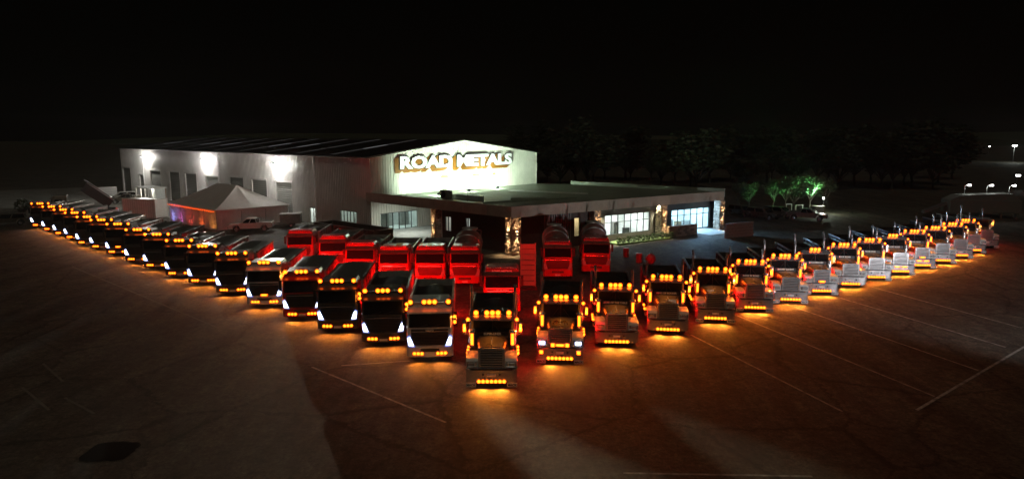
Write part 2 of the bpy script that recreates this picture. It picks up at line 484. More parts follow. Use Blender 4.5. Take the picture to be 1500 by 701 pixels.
    for s in (-1, 1):
        MB().tube([sl @ Vector((s * 0.5, -0.035, 0.0)), sl @ Vector((s * 0.12, -0.035, 0.5))], 0.012, 5).build('wiper', 'black_plastic', wo)
    vs = MB().prism([(1.62, 2.9), (1.63, 2.93), (2.02, 3.12), (2.06, 3.08), (1.99, 2.975)], -1.06, 1.06, 'x').build('sun_visor', 'chrome', root)
    for x in (-0.82, -0.28, 0, 0.28, 0.82):
        lamp(ME_AMBER_L, cb, x, 2.0, 3.22, 'roof_lamp')
        MB().box(x - 0.03, x + 0.03, 2.03, 2.07, 3.06, 3.16).build('lamp_bracket', 'chrome', cb)
    light('roof_light', 'SPOT', cb, (0, 1.55, 3.22), L_ROOF, AMB, (R(-38), 0, 0), 0.0, None, R(100), 1.0)
    for s in (-1, 1):
        d = MB().box(s * 1.04 - 0.012 * (s < 0), s * 1.04 + 0.012 * (s > 0), 1.95, 3.05, 1.15, 2.95).build('door', 'dark_paint', root)
        MB().prism([(2.12, 2.1), (2.95, 2.1), (2.95, 2.85), (2.26, 2.85)], s * 1.053 - 0.006, s * 1.053 + 0.006, 'x').build('side_window', 'glass', d)
        MB().box(s * 1.06 - 0.012, s * 1.06 + 0.012, 2.85, 3.0, 1.85, 1.9).build('door_handle', 'chrome', d)
        # air horn
        MB().lathe((s * 0.5, 2.25, 3.2), (0, 1, 0), [(0, 0.06), (0.05, 0.035), (0.5, 0.025), (0.6, 0.03)], 8).build('air_horn', 'chrome', cb)
        MB().tube([(s * 1.0, 2.3, 3.08), (s * 1.02, 2.34, 4.1)], 0.008, 5).build('aerial', 'black_plastic', cb)
    MB().box(-0.9, 0.9, 3.42, 3.62, 1.0, 2.7, bev=0.03).build('air_stack_panel', 'steel', root)
    tipper(root, 3.95, 8.5, 'load', 2.7, 'bin_dark')
    tail(root, 8.65, 0.6)
# ------------------------------------------------------------------ cab-over truck
def cabover(root, back='tarp', lit=True, y_end=8.6, paint='white_paint', roofbar=True, mask='grille_black'):
    chassis(root, y_end - 0.1, (1.35, 6.1, 7.4))
    plan = [(-1.24, 0.5), (-1.24, 0.2), (-1.12, 0.05), (-0.6, 0.0), (0.6, 0.0), (1.12, 0.05), (1.24, 0.2), (1.24, 0.5), (1.1, 0.5), (1.1, 0.3), (-1.1, 0.3), (-1.1, 0.5)]
    bump = MB().prism(plan, 0.32, 0.86, 'z').build('bumper', paint, root)
    MB().box(-0.5, 0.5, -0.012, 0.02, 0.6, 0.78, bev=0.01).build('bumper_grille', mask, bump)
    MB().box(-0.22, 0.22, -0.022, 0.008, 0.38, 0.5, bev=0.006).build('number_plate', 'flap', bump)
    def ring(z, w, y0, y1, c=0.14):
        return [(-w + c, y0, z), (w - c, y0, z), (w - c * .3, y0 + c * .3, z), (w, y0 + c, z), (w, y1, z), (-w, y1, z), (-w, y0 + c, z), (-w + c * .3, y0 + c * .3, z)]
    cb = MB().loft([ring(0.88, 1.22, 0.06, 2.1), ring(1.9, 1.22, 0.06, 2.15), ring(2.78, 1.17, 0.3, 2.15), ring(3.05, 1.12, 0.42, 2.15), ring(3.22, 1.0, 0.62, 2.1, 0.2)]).build('cab', paint, root)
    gp = MB()
    gp.box(-0.98, 0.98, 0.03, 0.062, 0.95, 1.83, 0, bev=0.012)
    for k in range(7):
        gp.box(-0.92, 0.92, 0.01, 0.03, 1.0 + 0.085 * k, 1.035 + 0.085 * k, 1)
    gp.box(-0.96, 0.96, 0.012, 0.032, 1.68, 1.72, 2)
    gr = gp.build('grille', [mask, 'black_plastic', 'chrome'], root)
    sl = Matrix.Translation((0, 0.055, 1.9)) @ Matrix.Rotation(math.atan2(0.24, 0.88), 4, 'X').inverted()
    ws = MB().box(-1.08, 1.08, -0.014, 0.01, 0.02, 0.86, 0, sl).build('windscreen', 'glass', root)
    for k in (-0.6, 0.05):
        MB().tube([sl @ Vector((k, -0.03, 0.02)), sl @ Vector((k + 0.5, -0.03, 0.16))], 0.013, 5).build('wiper', 'black_plastic', ws)
    vz = MB().prism([(0.0, 2.68), (0.02, 2.75), (0.36, 2.93), (0.4, 2.86), (0.3, 2.76)], -1.17, 1.17, 'x').build('sun_visor', paint if lit else 'dark_paint', root)
    for s in (-1, 1):
        hp = [(s * 0.8, 0.86), (s * 1.13, 0.9), (s * 1.2, 1.42), (s * 1.06, 1.5), (s * 0.93, 1.22)]
        hb = MB().prism(hp, 0.0, 0.12, 'y').build('headlight', 'head_ring' if lit else 'lens_off', root)
        cx = sum(p[0] for p in hp) / 5; cz = sum(p[1] for p in hp) / 5
        MB().prism([(cx + (a - cx) * .72, cz + (b - cz) * .72) for a, b in hp], -0.014, 0.02, 'y').build('headlight_lens', 'head_core' if lit else 'lens_off', hb)
        wheel(root, s * 1.04, 1.35)
        wheel(root, s * 1.06, 6.1, dual=True); wheel(root, s * 1.06, 7.4, dual=True)
        fn = MB().prism([(0.55, 0.7), (0.72, 1.0), (1.0, 1.14), (1.7, 1.14), (2.0, 1.0), (2.1, 0.7), (2.02, 0.7), (1.93, 0.95), (1.66, 1.07), (1.04, 1.07), (0.78, 0.95), (0.63, 0.7)], s * 0.88 if s > 0 else -1.23, 1.23 if s > 0 else -0.88, 'x').build('wheel_arch', 'black_plastic', root)
        d = MB().box(s * 1.22 - 0.012 * (s < 0), s * 1.22 + 0.012 * (s > 0), 0.45, 1.6, 1.05, 1.9).build('door', paint, root)
        MB().prism([(0.5, 1.92), (1.55, 1.92), (1.55, 2.6), (0.68, 2.6)], s * 1.215 - 0.008, s * 1.215 + 0.008, 'x').build('side_window', 'glass', d)
        MB().box(s * 1.24 - 0.012, s * 1.24 + 0.012, 1.4, 1.54, 1.6, 1.65).build('door_handle', 'black_plastic', d)
        mb = MB().tube([(s * 1.15, 0.38, 2.66), (s * 1.36, 0.3, 2.66)], 0.025)
        mb.box(s * 1.36 - 0.09, s * 1.36 + 0.09, 0.24, 0.36, 1.98, 2.7, bev=0.03)
        mb.tube([(s * 1.2, 0.4, 1.95), (s * 1.36, 0.3, 2.0)], 0.02)
        mo = mb.build('mirror', 'black_plastic', root)
        tk = MB().box(s * 0.92 - 0.3, s * 0.92 + 0.3, 2.45, 3.6, 0.45, 1.05, bev=0.05).build('fuel_tank', 'steel', root)
        if lit:
            for k in range(3):
                lamp(ME_AMBER_S, bump, s * (0.42 + 0.2 * k), -0.03 + 0.02 * k, 0.52)
            lamp(ME_AMBER_L, root, s * 1.0, 0.32, 3.24, 'roof_lamp')
            lamp(ME_AMBER_S, mo, s * 1.33, 0.22, 2.15, 'mirror_lamp'); lamp(ME_AMBER_S, mo, s * 1.33, 0.22, 2.45, 'mirror_lamp')
    bar = MB().tube([(-1.05, 0.4, 3.12), (-1.0, 0.4, 3.2), (1.0, 0.4, 3.2), (1.05, 0.4, 3.12)], 0.03).build('roof_bar', 'chrome', root)
    if lit:
        for x in (-0.24, 0, 0.24):
            lamp(ME_AMBER_L, bar, x * 1.15, 0.32, 3.24, 'roof_lamp')
        [light('bumper_light', 'SPOT', bump, (x, -0.12, 0.54), L_AMBER * 0.6, AMB, (R(-34), 0, 0), 0.0, None, R(128), 0.9) for x in (-0.6, 0.6)]
        [light('headlight_beam', 'SPOT', bump, (x, -0.1, 1.05), L_HEAD, (1.0, 0.86, 0.62), (R(-82), 0, 0), 0.0, None, R(70), 1.0) for x in (-1.0, 1.0)]
        light('mirror_light', 'POINT', root, (1.36, 0.08, 2.3), L_MIRROR * 0.7, AMB, size=0.0)
        light('roof_light', 'SPOT', bar, (0, -0.05, 3.22), L_ROOF * 0.6, AMB, (R(-38), 0, 0), 0.0, None, R(100), 1.0)
    else:
        for k in range(11):
            lamp(ME_CLEAR, bar, -0.95 + 0.19 * k, 0.34, 3.22, 'roof_lamp')
    if back in ('tarp', 'load'):
        tipper(root, 2.55, y_end - 0.15, back, 2.75)
        light('side_red_light', 'POINT', root, (1.45, 3.0, 1.3), L_SIDE * 0.5, RED, size=0.0) if lit else None
    elif back == 'mixer':
        mixer(root, y_end)
    elif back == 'raised':
        b = tipper(root, 0, 4.2, 'none', 2.6, 'black_plastic')
        b.location = (0, 7.2 - 4.2 * math.cos(R(40)) - 0.8, 1.2 + 4.2 * math.sin(R(40)) - 1.0)
        b.rotation_euler = (R(-40), 0, 0)
    elif back == 'deck':
        MB().box(-1.22, 1.22, 2.6, y_end, 1.05, 1.2).build('deck', 'bin_dark', root)
    if lit: tail(root, y_end, 1.0)
    else: tail(root, y_end, 0.0)
def mixer(root, y_end):
    p0 = Vector((0, 2.75, 2.35)); ax = Vector((0, 1, 0.2)).normalized()
    dr = MB().lathe(p0, ax, [(0, 0.25), (0.04, 0.62), (0.25, 0.85), (0.8, 1.1), (1.5, 1.2), (2.2, 1.18), (3.0, 0.98), (3.9, 0.7), (4.3, 0.55), (4.34, 0.45)], 24).build('mixer_drum', 'drum', root)
    for h, r in ((1.0, 1.17), (2.3, 1.19)):
        MB().lathe(p0, ax, [(h, r - .05), (h + .02, r + 0.03), (h + 0.14, r + 0.03), (h + 0.16, r - .05)], 24).build('drum_band', 'steel', dr)
    fr = MB()
    for s in (-1, 1):
        fr.box(s * 0.55 - 0.06, s * 0.55 + 0.06, 2.5, 7.8, 1.0, 1.16)
        fr.tube([(s * 0.6, 2.6, 1.1), (s * 0.3, 2.65, 2.3)], 0.07); fr.tube([(s * 0.8, 6.6, 1.1), (s * 0.55, 6.6, 2.55)], 0.07)
        fr.tube([(s * 0.75, 7.0, 1.1), (s * 0.6, 7.0, 3.4)], 0.05)
    fo = fr.build('drum_frame', 'steel', root)
    MB().lathe((0, 7.15, 3.2), (0, 0, 1), [(0, 0.3), (0.1, 0.36), (0.55, 0.72), (0.6, 0.72), (0.56, 0.66), (0.1, 0.3)], 14).build('hopper', 'bin_paint', root)
    MB().prism([(7.1, 2.6), (7.9, 1.7), (7.96, 1.76), (7.16, 2.72)], -0.3, 0.3, 'x').build('chute', 'bin_paint', root)
    MB().tube([(1.0, 6.9, 1.0), (1.0, 6.9, 3.6), (0.5, 7.3, 3.6)], 0.025).build('ladder_rail', 'steel', root)
    for k in range(7):
        MB().tube([(0.8, 6.95, 1.2 + .34 * k), (1.0, 6.9, 1.2 + .34 * k)], 0.018).build('rung', 'steel', root)
# ================================================================== the setting
dm('cladding', (0.62, 0.60, 0.53), 0.5, 0.0, var=0.06, scale=0.8)
dm('cladding_grey', (0.66, 0.64, 0.61), 0.5, 0.0, var=0.07, scale=0.6)
dm('roof_sheet', (0.03, 0.032, 0.03), 0.45, 0.2, var=0.15, scale=0.5)
dm('annex_roof', (0.3, 0.34, 0.27), 0.55, 0.0, var=0.15, scale=0.5)
dm('fascia', (0.36, 0.31, 0.24), 0.5, 0.0, var=0.12, scale=0.7)
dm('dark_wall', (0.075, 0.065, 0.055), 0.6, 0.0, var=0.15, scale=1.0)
dm('door_grey', (0.22, 0.22, 0.20), 0.5, 0.0, var=0.08)
dm('frame_dark', (0.025, 0.03, 0.03), 0.4, 0.3, var=0.1)
dm('concrete', (0.36, 0.35, 0.33), 0.8, 0, var=0.14, scale=1.5, bump=0.2)
dm('fabric', (0.78, 0.77, 0.75), 0.7, 0, var=0.05, scale=2)
dm('interior', (0.7, 0.72, 0.7), 0.7, 0, var=0.1, scale=1.2)
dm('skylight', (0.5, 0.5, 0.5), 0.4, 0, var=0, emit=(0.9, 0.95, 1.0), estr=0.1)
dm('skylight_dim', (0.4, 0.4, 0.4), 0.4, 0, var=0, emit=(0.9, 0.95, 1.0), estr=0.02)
dm('sign_white', (0.85, 0.85, 0.85), 0.4, 0, var=0)
dm('sign_ochre', (0.22, 0.085, 0.008), 0.5, 0, var=0.06)
dm('sign_yellow', (0.9, 0.62, 0.08), 0.5, 0, var=0)
dm('timber', (0.25, 0.17, 0.1), 0.7, 0, var=0.2, scale=5)
dm('leaf_a', (0.075, 0.10, 0.045), 0.6, 0, var=0.3, scale=3)
dm('leaf_b', (0.05, 0.065, 0.03), 0.6, 0, var=0.3, scale=3)
dm('bark', (0.22, 0.19, 0.16), 0.85, 0, var=0.3, scale=8, bump=0.4)
dm('hedge', (0.07, 0.11, 0.03), 0.6, 0, var=0.3, scale=8)
dm('line_paint', (0.62, 0.6, 0.54), 0.7, 0, col2=(0.07, 0.065, 0.06), scale=2.2)
dm('line_faint', (0.2, 0.19, 0.165), 0.8, 0, col2=(0.1, 0.09, 0.075), scale=1.5)  # darker, low-contrast tone for the lower-left strips
dm('patch', (0.006, 0.006, 0.006), 0.8, 0, var=0.2, spec=0.2)
dm('gravel', (0.24, 0.235, 0.21), 0.9, 0, var=0.2, scale=0.35, bump=0.5, bscale=9)
dm('lawn', (0.10, 0.15, 0.03), 0.85, 0, var=0.25, scale=6, bump=0.5)
dm('win_light', (0.8, 0.8, 0.8), 0.4, var=0, emit=(0.93, 1.0, 0.98), estr=6.0)
# asphalt with patches, tyre scuffs and grit
def asphalt():
    m = bpy.data.materials.new('asphalt'); m.use_nodes = True
    nt = m.node_tree; b = nt.nodes['Principled BSDF']
    tc = nt.nodes.new('ShaderNodeTexCoord')
    def noise(sc, det, ro=0.6, vec=None, dist=0.0):
        n = nt.nodes.new('ShaderNodeTexNoise'); n.inputs['Scale'].default_value = sc; n.inputs['Detail'].default_value = det; n.inputs['Roughness'].default_value = ro
        n.inputs['Distortion'].default_value = dist
        nt.links.new(vec or tc.outputs['Object'], n.inputs['Vector']); return n
    mp = nt.nodes.new('ShaderNodeMapping'); mp.inputs['Rotation'].default_value = (0, 0, R(-38)); mp.inputs['Scale'].default_value = (1, 0.22, 1)
    nt.links.new(tc.outputs['Object'], mp.inputs['Vector'])
    big = noise(0.07, 5, 0.7, dist=0.4); streak = noise(0.45, 6, 0.75, mp.outputs['Vector']); grit = noise(5.5, 6, 0.9); mid = noise(1.6, 7, 0.8); fine = noise(60, 3, 0.7)
    def ramp(n, p0, p1, c0, c1):
        r = nt.nodes.new('ShaderNodeValToRGB'); r.color_ramp.elements[0].position = p0; r.color_ramp.elements[1].position = p1
        r.color_ramp.elements[0].color = (*c0, 1); r.color_ramp.elements[1].color = (*c1, 1); nt.links.new(n.outputs['Fac'], r.inputs['Fac']); return r
    def mul(a, c, f=1.0):
        x = nt.nodes.new('ShaderNodeMixRGB'); x.blend_type = 'MULTIPLY'; x.inputs['Fac'].default_value = f
        nt.links.new(a.outputs['Color'], x.inputs['Color1']); nt.links.new(c.outputs['Color'], x.inputs['Color2']); return x
    base = ramp(big, 0.3, 0.7, (0.08, 0.072, 0.058), (0.14, 0.128, 0.104))
    x = mul(base, ramp(streak, 0.34, 0.62, (0.4, 0.4, 0.4), (1.25, 1.22, 1.18)))
    x = mul(x, ramp(grit, 0.38, 0.64, (0.4, 0.4, 0.4), (1.75, 1.72, 1.66)))
    x = mul(x, ramp(mid, 0.36, 0.64, (0.45, 0.45, 0.45), (1.35, 1.35, 1.33)))
    vo = nt.nodes.new('ShaderNodeTexVoronoi'); vo.feature = 'DISTANCE_TO_EDGE'; vo.inputs['Scale'].default_value = 0.13
    wv = nt.nodes.new('ShaderNodeVectorMath'); wv.operation = 'MULTIPLY_ADD'; wv.inputs[1].default_value = (1.6, 1.6, 0)
    nt.links.new(mid.outputs['Color'], wv.inputs[0]); nt.links.new(tc.outputs['Object'], wv.inputs[2]); nt.links.new(wv.outputs[0], vo.inputs['Vector'])
    cr = nt.nodes.new('ShaderNodeValToRGB'); cr.color_ramp.elements[0].position = 0.004; cr.color_ramp.elements[1].position = 0.014
    cr.color_ramp.elements[0].color = (0.35, 0.35, 0.35, 1); cr.color_ramp.elements[1].color = (1, 1, 1, 1); nt.links.new(vo.outputs['Distance'], cr.inputs['Fac'])
    x = mul(x, cr)          # sealed cracks
    nt.links.new(x.outputs['Color'], b.inputs['Base Color'])
    b.inputs['Roughness'].default_value = 0.78; b.inputs['Specular IOR Level'].default_value = 0.35
    bp = nt.nodes.new('ShaderNodeBump'); bp.inputs['Strength'].default_value = 0.6; bp.inputs['Distance'].default_value = 0.05
    ad = nt.nodes.new('ShaderNodeMath'); ad.operation = 'ADD'
    nt.links.new(grit.outputs['Fac'], ad.inputs[0]); nt.links.new(fine.outputs['Fac'], ad.inputs[1])
    nt.links.new(ad.outputs[0], bp.inputs['Height']); nt.links.new(bp.outputs['Normal'], b.inputs['Normal'])
    return m
M['asphalt'] = asphalt()
def stone():
    m = bpy.data.materials.new('stone'); m.use_nodes = True
    nt = m.node_tree; b = nt.nodes['Principled BSDF']
    oi = nt.nodes.new('ShaderNodeObjectInfo'); tc = nt.nodes.new('ShaderNodeTexCoord')
    n = nt.nodes.new('ShaderNodeTexNoise'); n.inputs['Scale'].default_value = 7; n.inputs['Detail'].default_value = 5
    nt.links.new(tc.outputs['Object'], n.inputs['Vector'])
    ad = nt.nodes.new('ShaderNodeMath'); ad.operation = 'ADD'; 
    nt.links.new(oi.outputs['Random'], ad.inputs[0]); nt.links.new(n.outputs['Fac'], ad.inputs[1])
    ml = nt.nodes.new('ShaderNodeMath'); ml.operation = 'MULTIPLY'; ml.inputs[1].default_value = 0.6
    nt.links.new(ad.outputs[0], ml.inputs[0])
    r = nt.nodes.new('ShaderNodeValToRGB')
    r.color_ramp.elements[0].position = 0.15; r.color_ramp.elements[0].color = (0.10, 0.075, 0.055, 1)
    r.color_ramp.elements[1].position = 0.85; r.color_ramp.elements[1].color = (0.48, 0.38, 0.28, 1)
    nt.links.new(ml.outputs[0], r.inputs['Fac']); nt.links.new(r.outputs['Color'], b.inputs['Base Color'])
    b.inputs['Roughness'].default_value = 0.9
    bp = nt.nodes.new('ShaderNodeBump'); bp.inputs['Strength'].default_value = 0.6; bp.inputs['Distance'].default_value = 0.05
    nt.links.new(n.outputs['Fac'], bp.inputs['Height']); nt.links.new(bp.outputs['Normal'], b.inputs['Normal'])
    return m
M['stone'] = stone()
struct(MB().add([(-900, -120, 0), (900, -120, 0), (900, 1400, 0), (-900, 1400, 0)], [(0, 1, 2, 3)]).build('ground', 'asphalt'))
# building frame: corner of the gable, long-wall direction and gable direction
C0 = onz(541, 231, 9.2); C0.z = 0
FARL = onz(175, 217, 9.2); FARL.z = 0
U = (FARL - C0); LWALL = U.length; U.normalize()          # along the long wall, away
V = Vector((-U.y, U.x, 0)); V = V if V.x > 0 else -V       # along the gable, to the right and back
UP = Vector((0, 0, 1))
def solve_px(P, D, px):
    k = (px - 750) / FPX
    # x = k * (Y*c + (HC - z)*s)/... depth along the view axis for z = 5
    zc = 5.0
    f0 = lambda t: (P + D * t).x - k * ((P + D * t).y * _c + (HC - zc) * _s)
    a, b = f0(0), f0(1)
    return -a / (b - a)
GW = solve_px(C0, V, 785)
EAVE, APEX = 9.2, 9.2 + GW / 2 * math.tan(R(7.3))
T_wall = Matrix((( U.x, V.x, 0, C0.x), (U.y, V.y, 0, C0.y), (0, 0, 1, 0), (0, 0, 0, 1)))   # local x = along long wall, y = into the building
def wpx(px): return solve_px(C0, U, px)
def gpx(px): return solve_px(C0, V, px)
def wz(px, py): return onplane(px, py, C0, V).z
def gz(px, py): return onplane(px, py, C0, U).z
def wall_panel(b, a0, a1, z0, z1, holes, place, m=0):
    xs = sorted({a0, a1, *[h[0] for h in holes], *[h[1] for h in holes]}); zs = sorted({z0, z1, *[h[2] for h in holes], *[h[3] for h in holes]})
    for i in range(len(xs) - 1):
        for j in range(len(zs) - 1):
            cx, cz = (xs[i] + xs[i + 1]) / 2, (zs[j] + zs[j + 1]) / 2
            if any(h[0] < cx < h[1] and h[2] < cz < h[3] for h in holes): continue
            b.add([place(xs[i], 0, zs[j]), place(xs[i + 1], 0, zs[j]), place(xs[i + 1], 0, zs[j + 1]), place(xs[i], 0, zs[j + 1])], [(0, 1, 2, 3)], m)
    for h in holes:
        for (p, q) in (((h[0], h[2]), (h[0], h[3])), ((h[1], h[2]), (h[1], h[3])), ((h[0], h[3]), (h[1], h[3])), ((h[0], h[2]), (h[1], h[2]))):
            b.add([place(p[0], 0, p[1]), place(q[0], 0, q[1]), place(q[0], 0.25, q[1]), place(p[0], 0.25, p[1])], [(0, 1, 2, 3)], m)
PW = lambda a, d, z: tuple(C0 + U * a + V * d + UP * z)
PG = lambda a, d, z: tuple(C0 + V * a + U * d + UP * z)
depot = thing('depot_building', 'long corrugated depot with floodlit gable and a row of roller doors', 'building')
rollers = [(179.5, 191, 246), (203.4, 210.3, 256), (219.9, 235.3, 250), (247.6, 263, 252), (270.7, 287.9, 254.5), (301, 320, 258), (336.2, 356.7, 260), (368.3, 390.9, 263.5), (403, 428, 267)]
holes = []
for a, b_, t in rollers:
    holes.append((wpx(b_), wpx(a), 0.0 if b_ - a > 9 else 0.0, wz((a + b_) / 2, t)))
door_h = (wpx(462), wpx(452), 0.0, wz(457, 304)); win_h = (wpx(521), wpx(497), wz(509, 330), wz(509, 308.5))
b = MB(); wall_panel(b, 0, LWALL, 0, EAVE, holes + [door_h, win_h], PW, 0)
b.build('side_wall', 'cladding_grey', depot)
gwin = (gpx(556), gpx(611), gz(580, 340), gz(580, 310.5))
b = MB(); wall_panel(b, 0, GW, 0, EAVE, [gwin], PG, 0)
b.add([PG(0, 0, EAVE), PG(GW, 0, EAVE), PG(GW / 2, 0, APEX)], [(0, 1, 2)])
gab = b.build('gable_wall', 'cladding', depot)
b = MB()
for d in (LWALL,):
    b.add([PG(0, d, 0), PG(GW, d, 0), PG(GW, d, EAVE), PG(GW / 2, d, APEX), PG(0, d, EAVE)], [(0, 1, 2, 3, 4)])
b.add([PG(GW, 0, 0), PG(GW, LWALL, 0), PG(GW, LWALL, EAVE), PG(GW, 0, EAVE)], [(0, 1, 2, 3)])
b.build('rear_wall', 'cladding_grey', depot)
# corrugation ribs (too fine to pick apart): one joined part for each wall
def ribs(P, length, step, top, holes, name, mk):
    b = MB(); n = int(length / step)
    for k in range(1, n):
        a = k * step
        spans = [(0.05, top(a) - 0.05)]
        for h in holes:
            if h[0] - 0.06 < a < h[1] + 0.06:
                spans = [(s0, min(s1, h[2] - .05)) for s0, s1 in spans if min(s1, h[2] - .05) > s0 + .05] + [(max(s0, h[3] + .05), s1) for s0, s1 in spans if s1 > max(s0, h[3] + .05) + .05]
        for s0, s1 in spans:
            p = [P(a - 0.06, 0, 0), P(a - 0.03, -0.045, 0), P(a + 0.03, -0.045, 0), P(a + 0.06, 0, 0)]
            lo = [(q[0], q[1], s0) for q in p]; hi = [(q[0], q[1], s1) for q in p]
            b.add(lo + hi, [(0, 1, 5, 4), (1, 2, 6, 5), (2, 3, 7, 6)])
    o = b.build(name, mk, depot); o['kind'] = 'stuff'
ribs(PW, LWALL, 0.4, lambda a: EAVE, holes + [door_h, win_h], 'wall_corrugation', 'cladding_grey')
ribs(PG, GW, 0.4, lambda a: EAVE + (APEX - EAVE) * (1 - abs(a - GW / 2) / (GW / 2)), [gwin], 'gable_corrugation', 'cladding')
# roof
def RP(a, t, dz=0.0):      # a along the long wall, t across the left slope 0..1
    h = EAVE + (APEX - EAVE) * t
    p = C0 + U * a + V * (GW / 2 * t) + UP * (h + 0.12 + dz)
    return tuple(p)
b = MB()
for sgn in (0, 1):
    def Q(a, t, dz):
        h = EAVE + (APEX - EAVE) * t + dz
        return tuple(C0 + U * a + V * (GW / 2 * t if sgn == 0 else GW - GW / 2 * t) + UP * h)
    o = [(-0.35, -0.03), (LWALL + 0.3, -0.03), (LWALL + 0.3, 1.0), (-0.35, 1.0)]
    b.add([Q(a, t, 0.02) for a, t in o] + [Q(a, t, 0.12) for a, t in o], [(0, 1, 2, 3), (4, 5, 6, 7), (0, 1, 5, 4), (1, 2, 6, 5), (2, 3, 7, 6), (3, 0, 4, 7)])
roof = b.build('roof', 'roof_sheet', depot)
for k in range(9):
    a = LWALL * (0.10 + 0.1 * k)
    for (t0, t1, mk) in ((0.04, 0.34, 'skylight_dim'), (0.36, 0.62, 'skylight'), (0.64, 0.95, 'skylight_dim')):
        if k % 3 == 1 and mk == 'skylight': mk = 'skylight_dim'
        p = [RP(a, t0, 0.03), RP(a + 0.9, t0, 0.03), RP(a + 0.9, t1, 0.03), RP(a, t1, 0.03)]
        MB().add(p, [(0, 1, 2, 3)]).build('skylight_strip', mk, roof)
b = MB()
for k in range(2):
    P0 = lambda a, d, z: C0 + V * a + U * d + UP * z
g0, g1, gm = (0, EAVE), (GW, EAVE), (GW / 2, APEX)
for (q0, q1) in ((g0, gm), (gm, g1)):
    b.tube([Vector(PG(q0[0], -0.2, q0[1] + 0.05)), Vector(PG(q1[0], -0.2, q1[1] + 0.05))], 0.12, 6)
b.build('gable_barge', 'cladding', depot)
MB().tube([Vector(PW(0, -0.15, EAVE)), Vector(PW(LWALL, -0.15, EAVE))], 0.11, 6).build('gutter', 'cladding_grey', depot)
for px in (211.6, 322.6, 462.5):
    a = wpx(px)
    MB().tube([Vector(PW(a, -0.16, 0.0)), Vector(PW(a, -0.16, EAVE - .1))], 0.09, 8).build('downpipe', 'fabric', depot)
for (a, c) in ((0.0, 0), (GW, 0)):
    MB().tube([Vector(PG(a, -0.05, 0)), Vector(PG(a, -0.05, EAVE))], 0.1, 6).build('corner_flashing', 'cladding', depot)
# roller doors
for h in holes:
    d = MB(); n = 9
    slats = max(6, int((h[3] - h[2]) / 0.3))
    for k in range(slats):
        z0 = h[2] + (h[3] - h[2]) * k / slats; z1 = h[2] + (h[3] - h[2]) * (k + 1) / slats
        d.add([PW(h[0], 0.22, z0), PW(h[1], 0.22, z0), PW(h[1], 0.19, (z0 + z1) / 2), PW(h[0], 0.19, (z0 + z1) / 2), PW(h[1], 0.22, z1), PW(h[0], 0.22, z1)], [(0, 1, 2, 3), (3, 2, 4, 5)])
    do = d.build('roller_door', 'door_grey', depot)
    tr = MB()
    for a in (h[0], h[1]):
        tr.box(a - 0.09, a + 0.09, -0.07, 0.02, 0, h[3] + 0.1, 0, T_wall)
    tr.box(h[0] - 0.09, h[1] + 0.09, -0.1, 0.02, h[3], h[3] + 0.25, 0, T_wall)
    tr.build('door_track', 'cladding_grey', do)
# glazed openings: frame, panes, a lit room behind
dm('pane', (0.9, 0.95, 0.95), 0.05, 0, var=0)
def clear_glass():
    m = bpy.data.materials.new('pane_glass'); m.use_nodes = True
    nt = m.node_tree; nt.nodes.clear()
    out = nt.nodes.new('ShaderNodeOutputMaterial'); mx = nt.nodes.new('ShaderNodeMixShader'); tr = nt.nodes.new('ShaderNodeBsdfTransparent'); gl = nt.nodes.new('ShaderNodeBsdfGlossy')
    tr.inputs['Color'].default_value = (0.88, 0.95, 0.93, 1); gl.inputs['Roughness'].default_value = 0.03
    mx.inputs['Fac'].default_value = 0.07
    nt.links.new(tr.outputs[0], mx.inputs[1]); nt.links.new(gl.outputs[0], mx.inputs[2]); nt.links.new(mx.outputs[0], out.inputs['Surface'])
    return m
M['pane_glass'] = clear_glass()
def glazing(parent, place, h, panes, rail=None, mk='frame_dark', d=0.1):
    w = MB()
    a0, a1, z0, z1 = h
    def bar(x0, x1, zz0, zz1, d0=d - 0.05, d1=d + 0.05):
        vs = [place(x0, d0, zz0), place(x1, d0, zz0), place(x1, d1, zz0), place(x0, d1, zz0), place(x0, d0, zz1), place(x1, d0, zz1), place(x1, d1, zz1), place(x0, d1, zz1)]
        w.add(vs, [(0, 3, 2, 1), (4, 5, 6, 7), (0, 1, 5, 4), (1, 2, 6, 5), (2, 3, 7, 6), (3, 0, 4, 7)])
    t = 0.07
    bar(a0, a1, z0, z0 + t); bar(a0, a1, z1 - t, z1)
    for k in range(panes + 1):
        x = a0 + (a1 - a0) * k / panes
        bar(x - t / 2, x + t / 2, z0 + t, z1 - t)
    if rail:
        for k in range(panes):
            x0 = a0 + (a1 - a0) * k / panes + t / 2; x1 = a0 + (a1 - a0) * (k + 1) / panes - t / 2
            bar(x0, x1, z0 + (z1 - z0) * rail - t / 2, z0 + (z1 - z0) * rail + t / 2)
    f = w.build('window_frame', mk, parent)
    for k in range(panes):
        x0 = a0 + (a1 - a0) * k / panes + t / 2; x1 = a0 + (a1 - a0) * (k + 1) / panes - t / 2
        MB().add([place(x0, d, z0 + t), place(x1, d, z0 + t), place(x1, d, z1 - t), place(x0, d, z1 - t)], [(0, 1, 2, 3)]).build('pane', 'pane_glass', f)
    return f
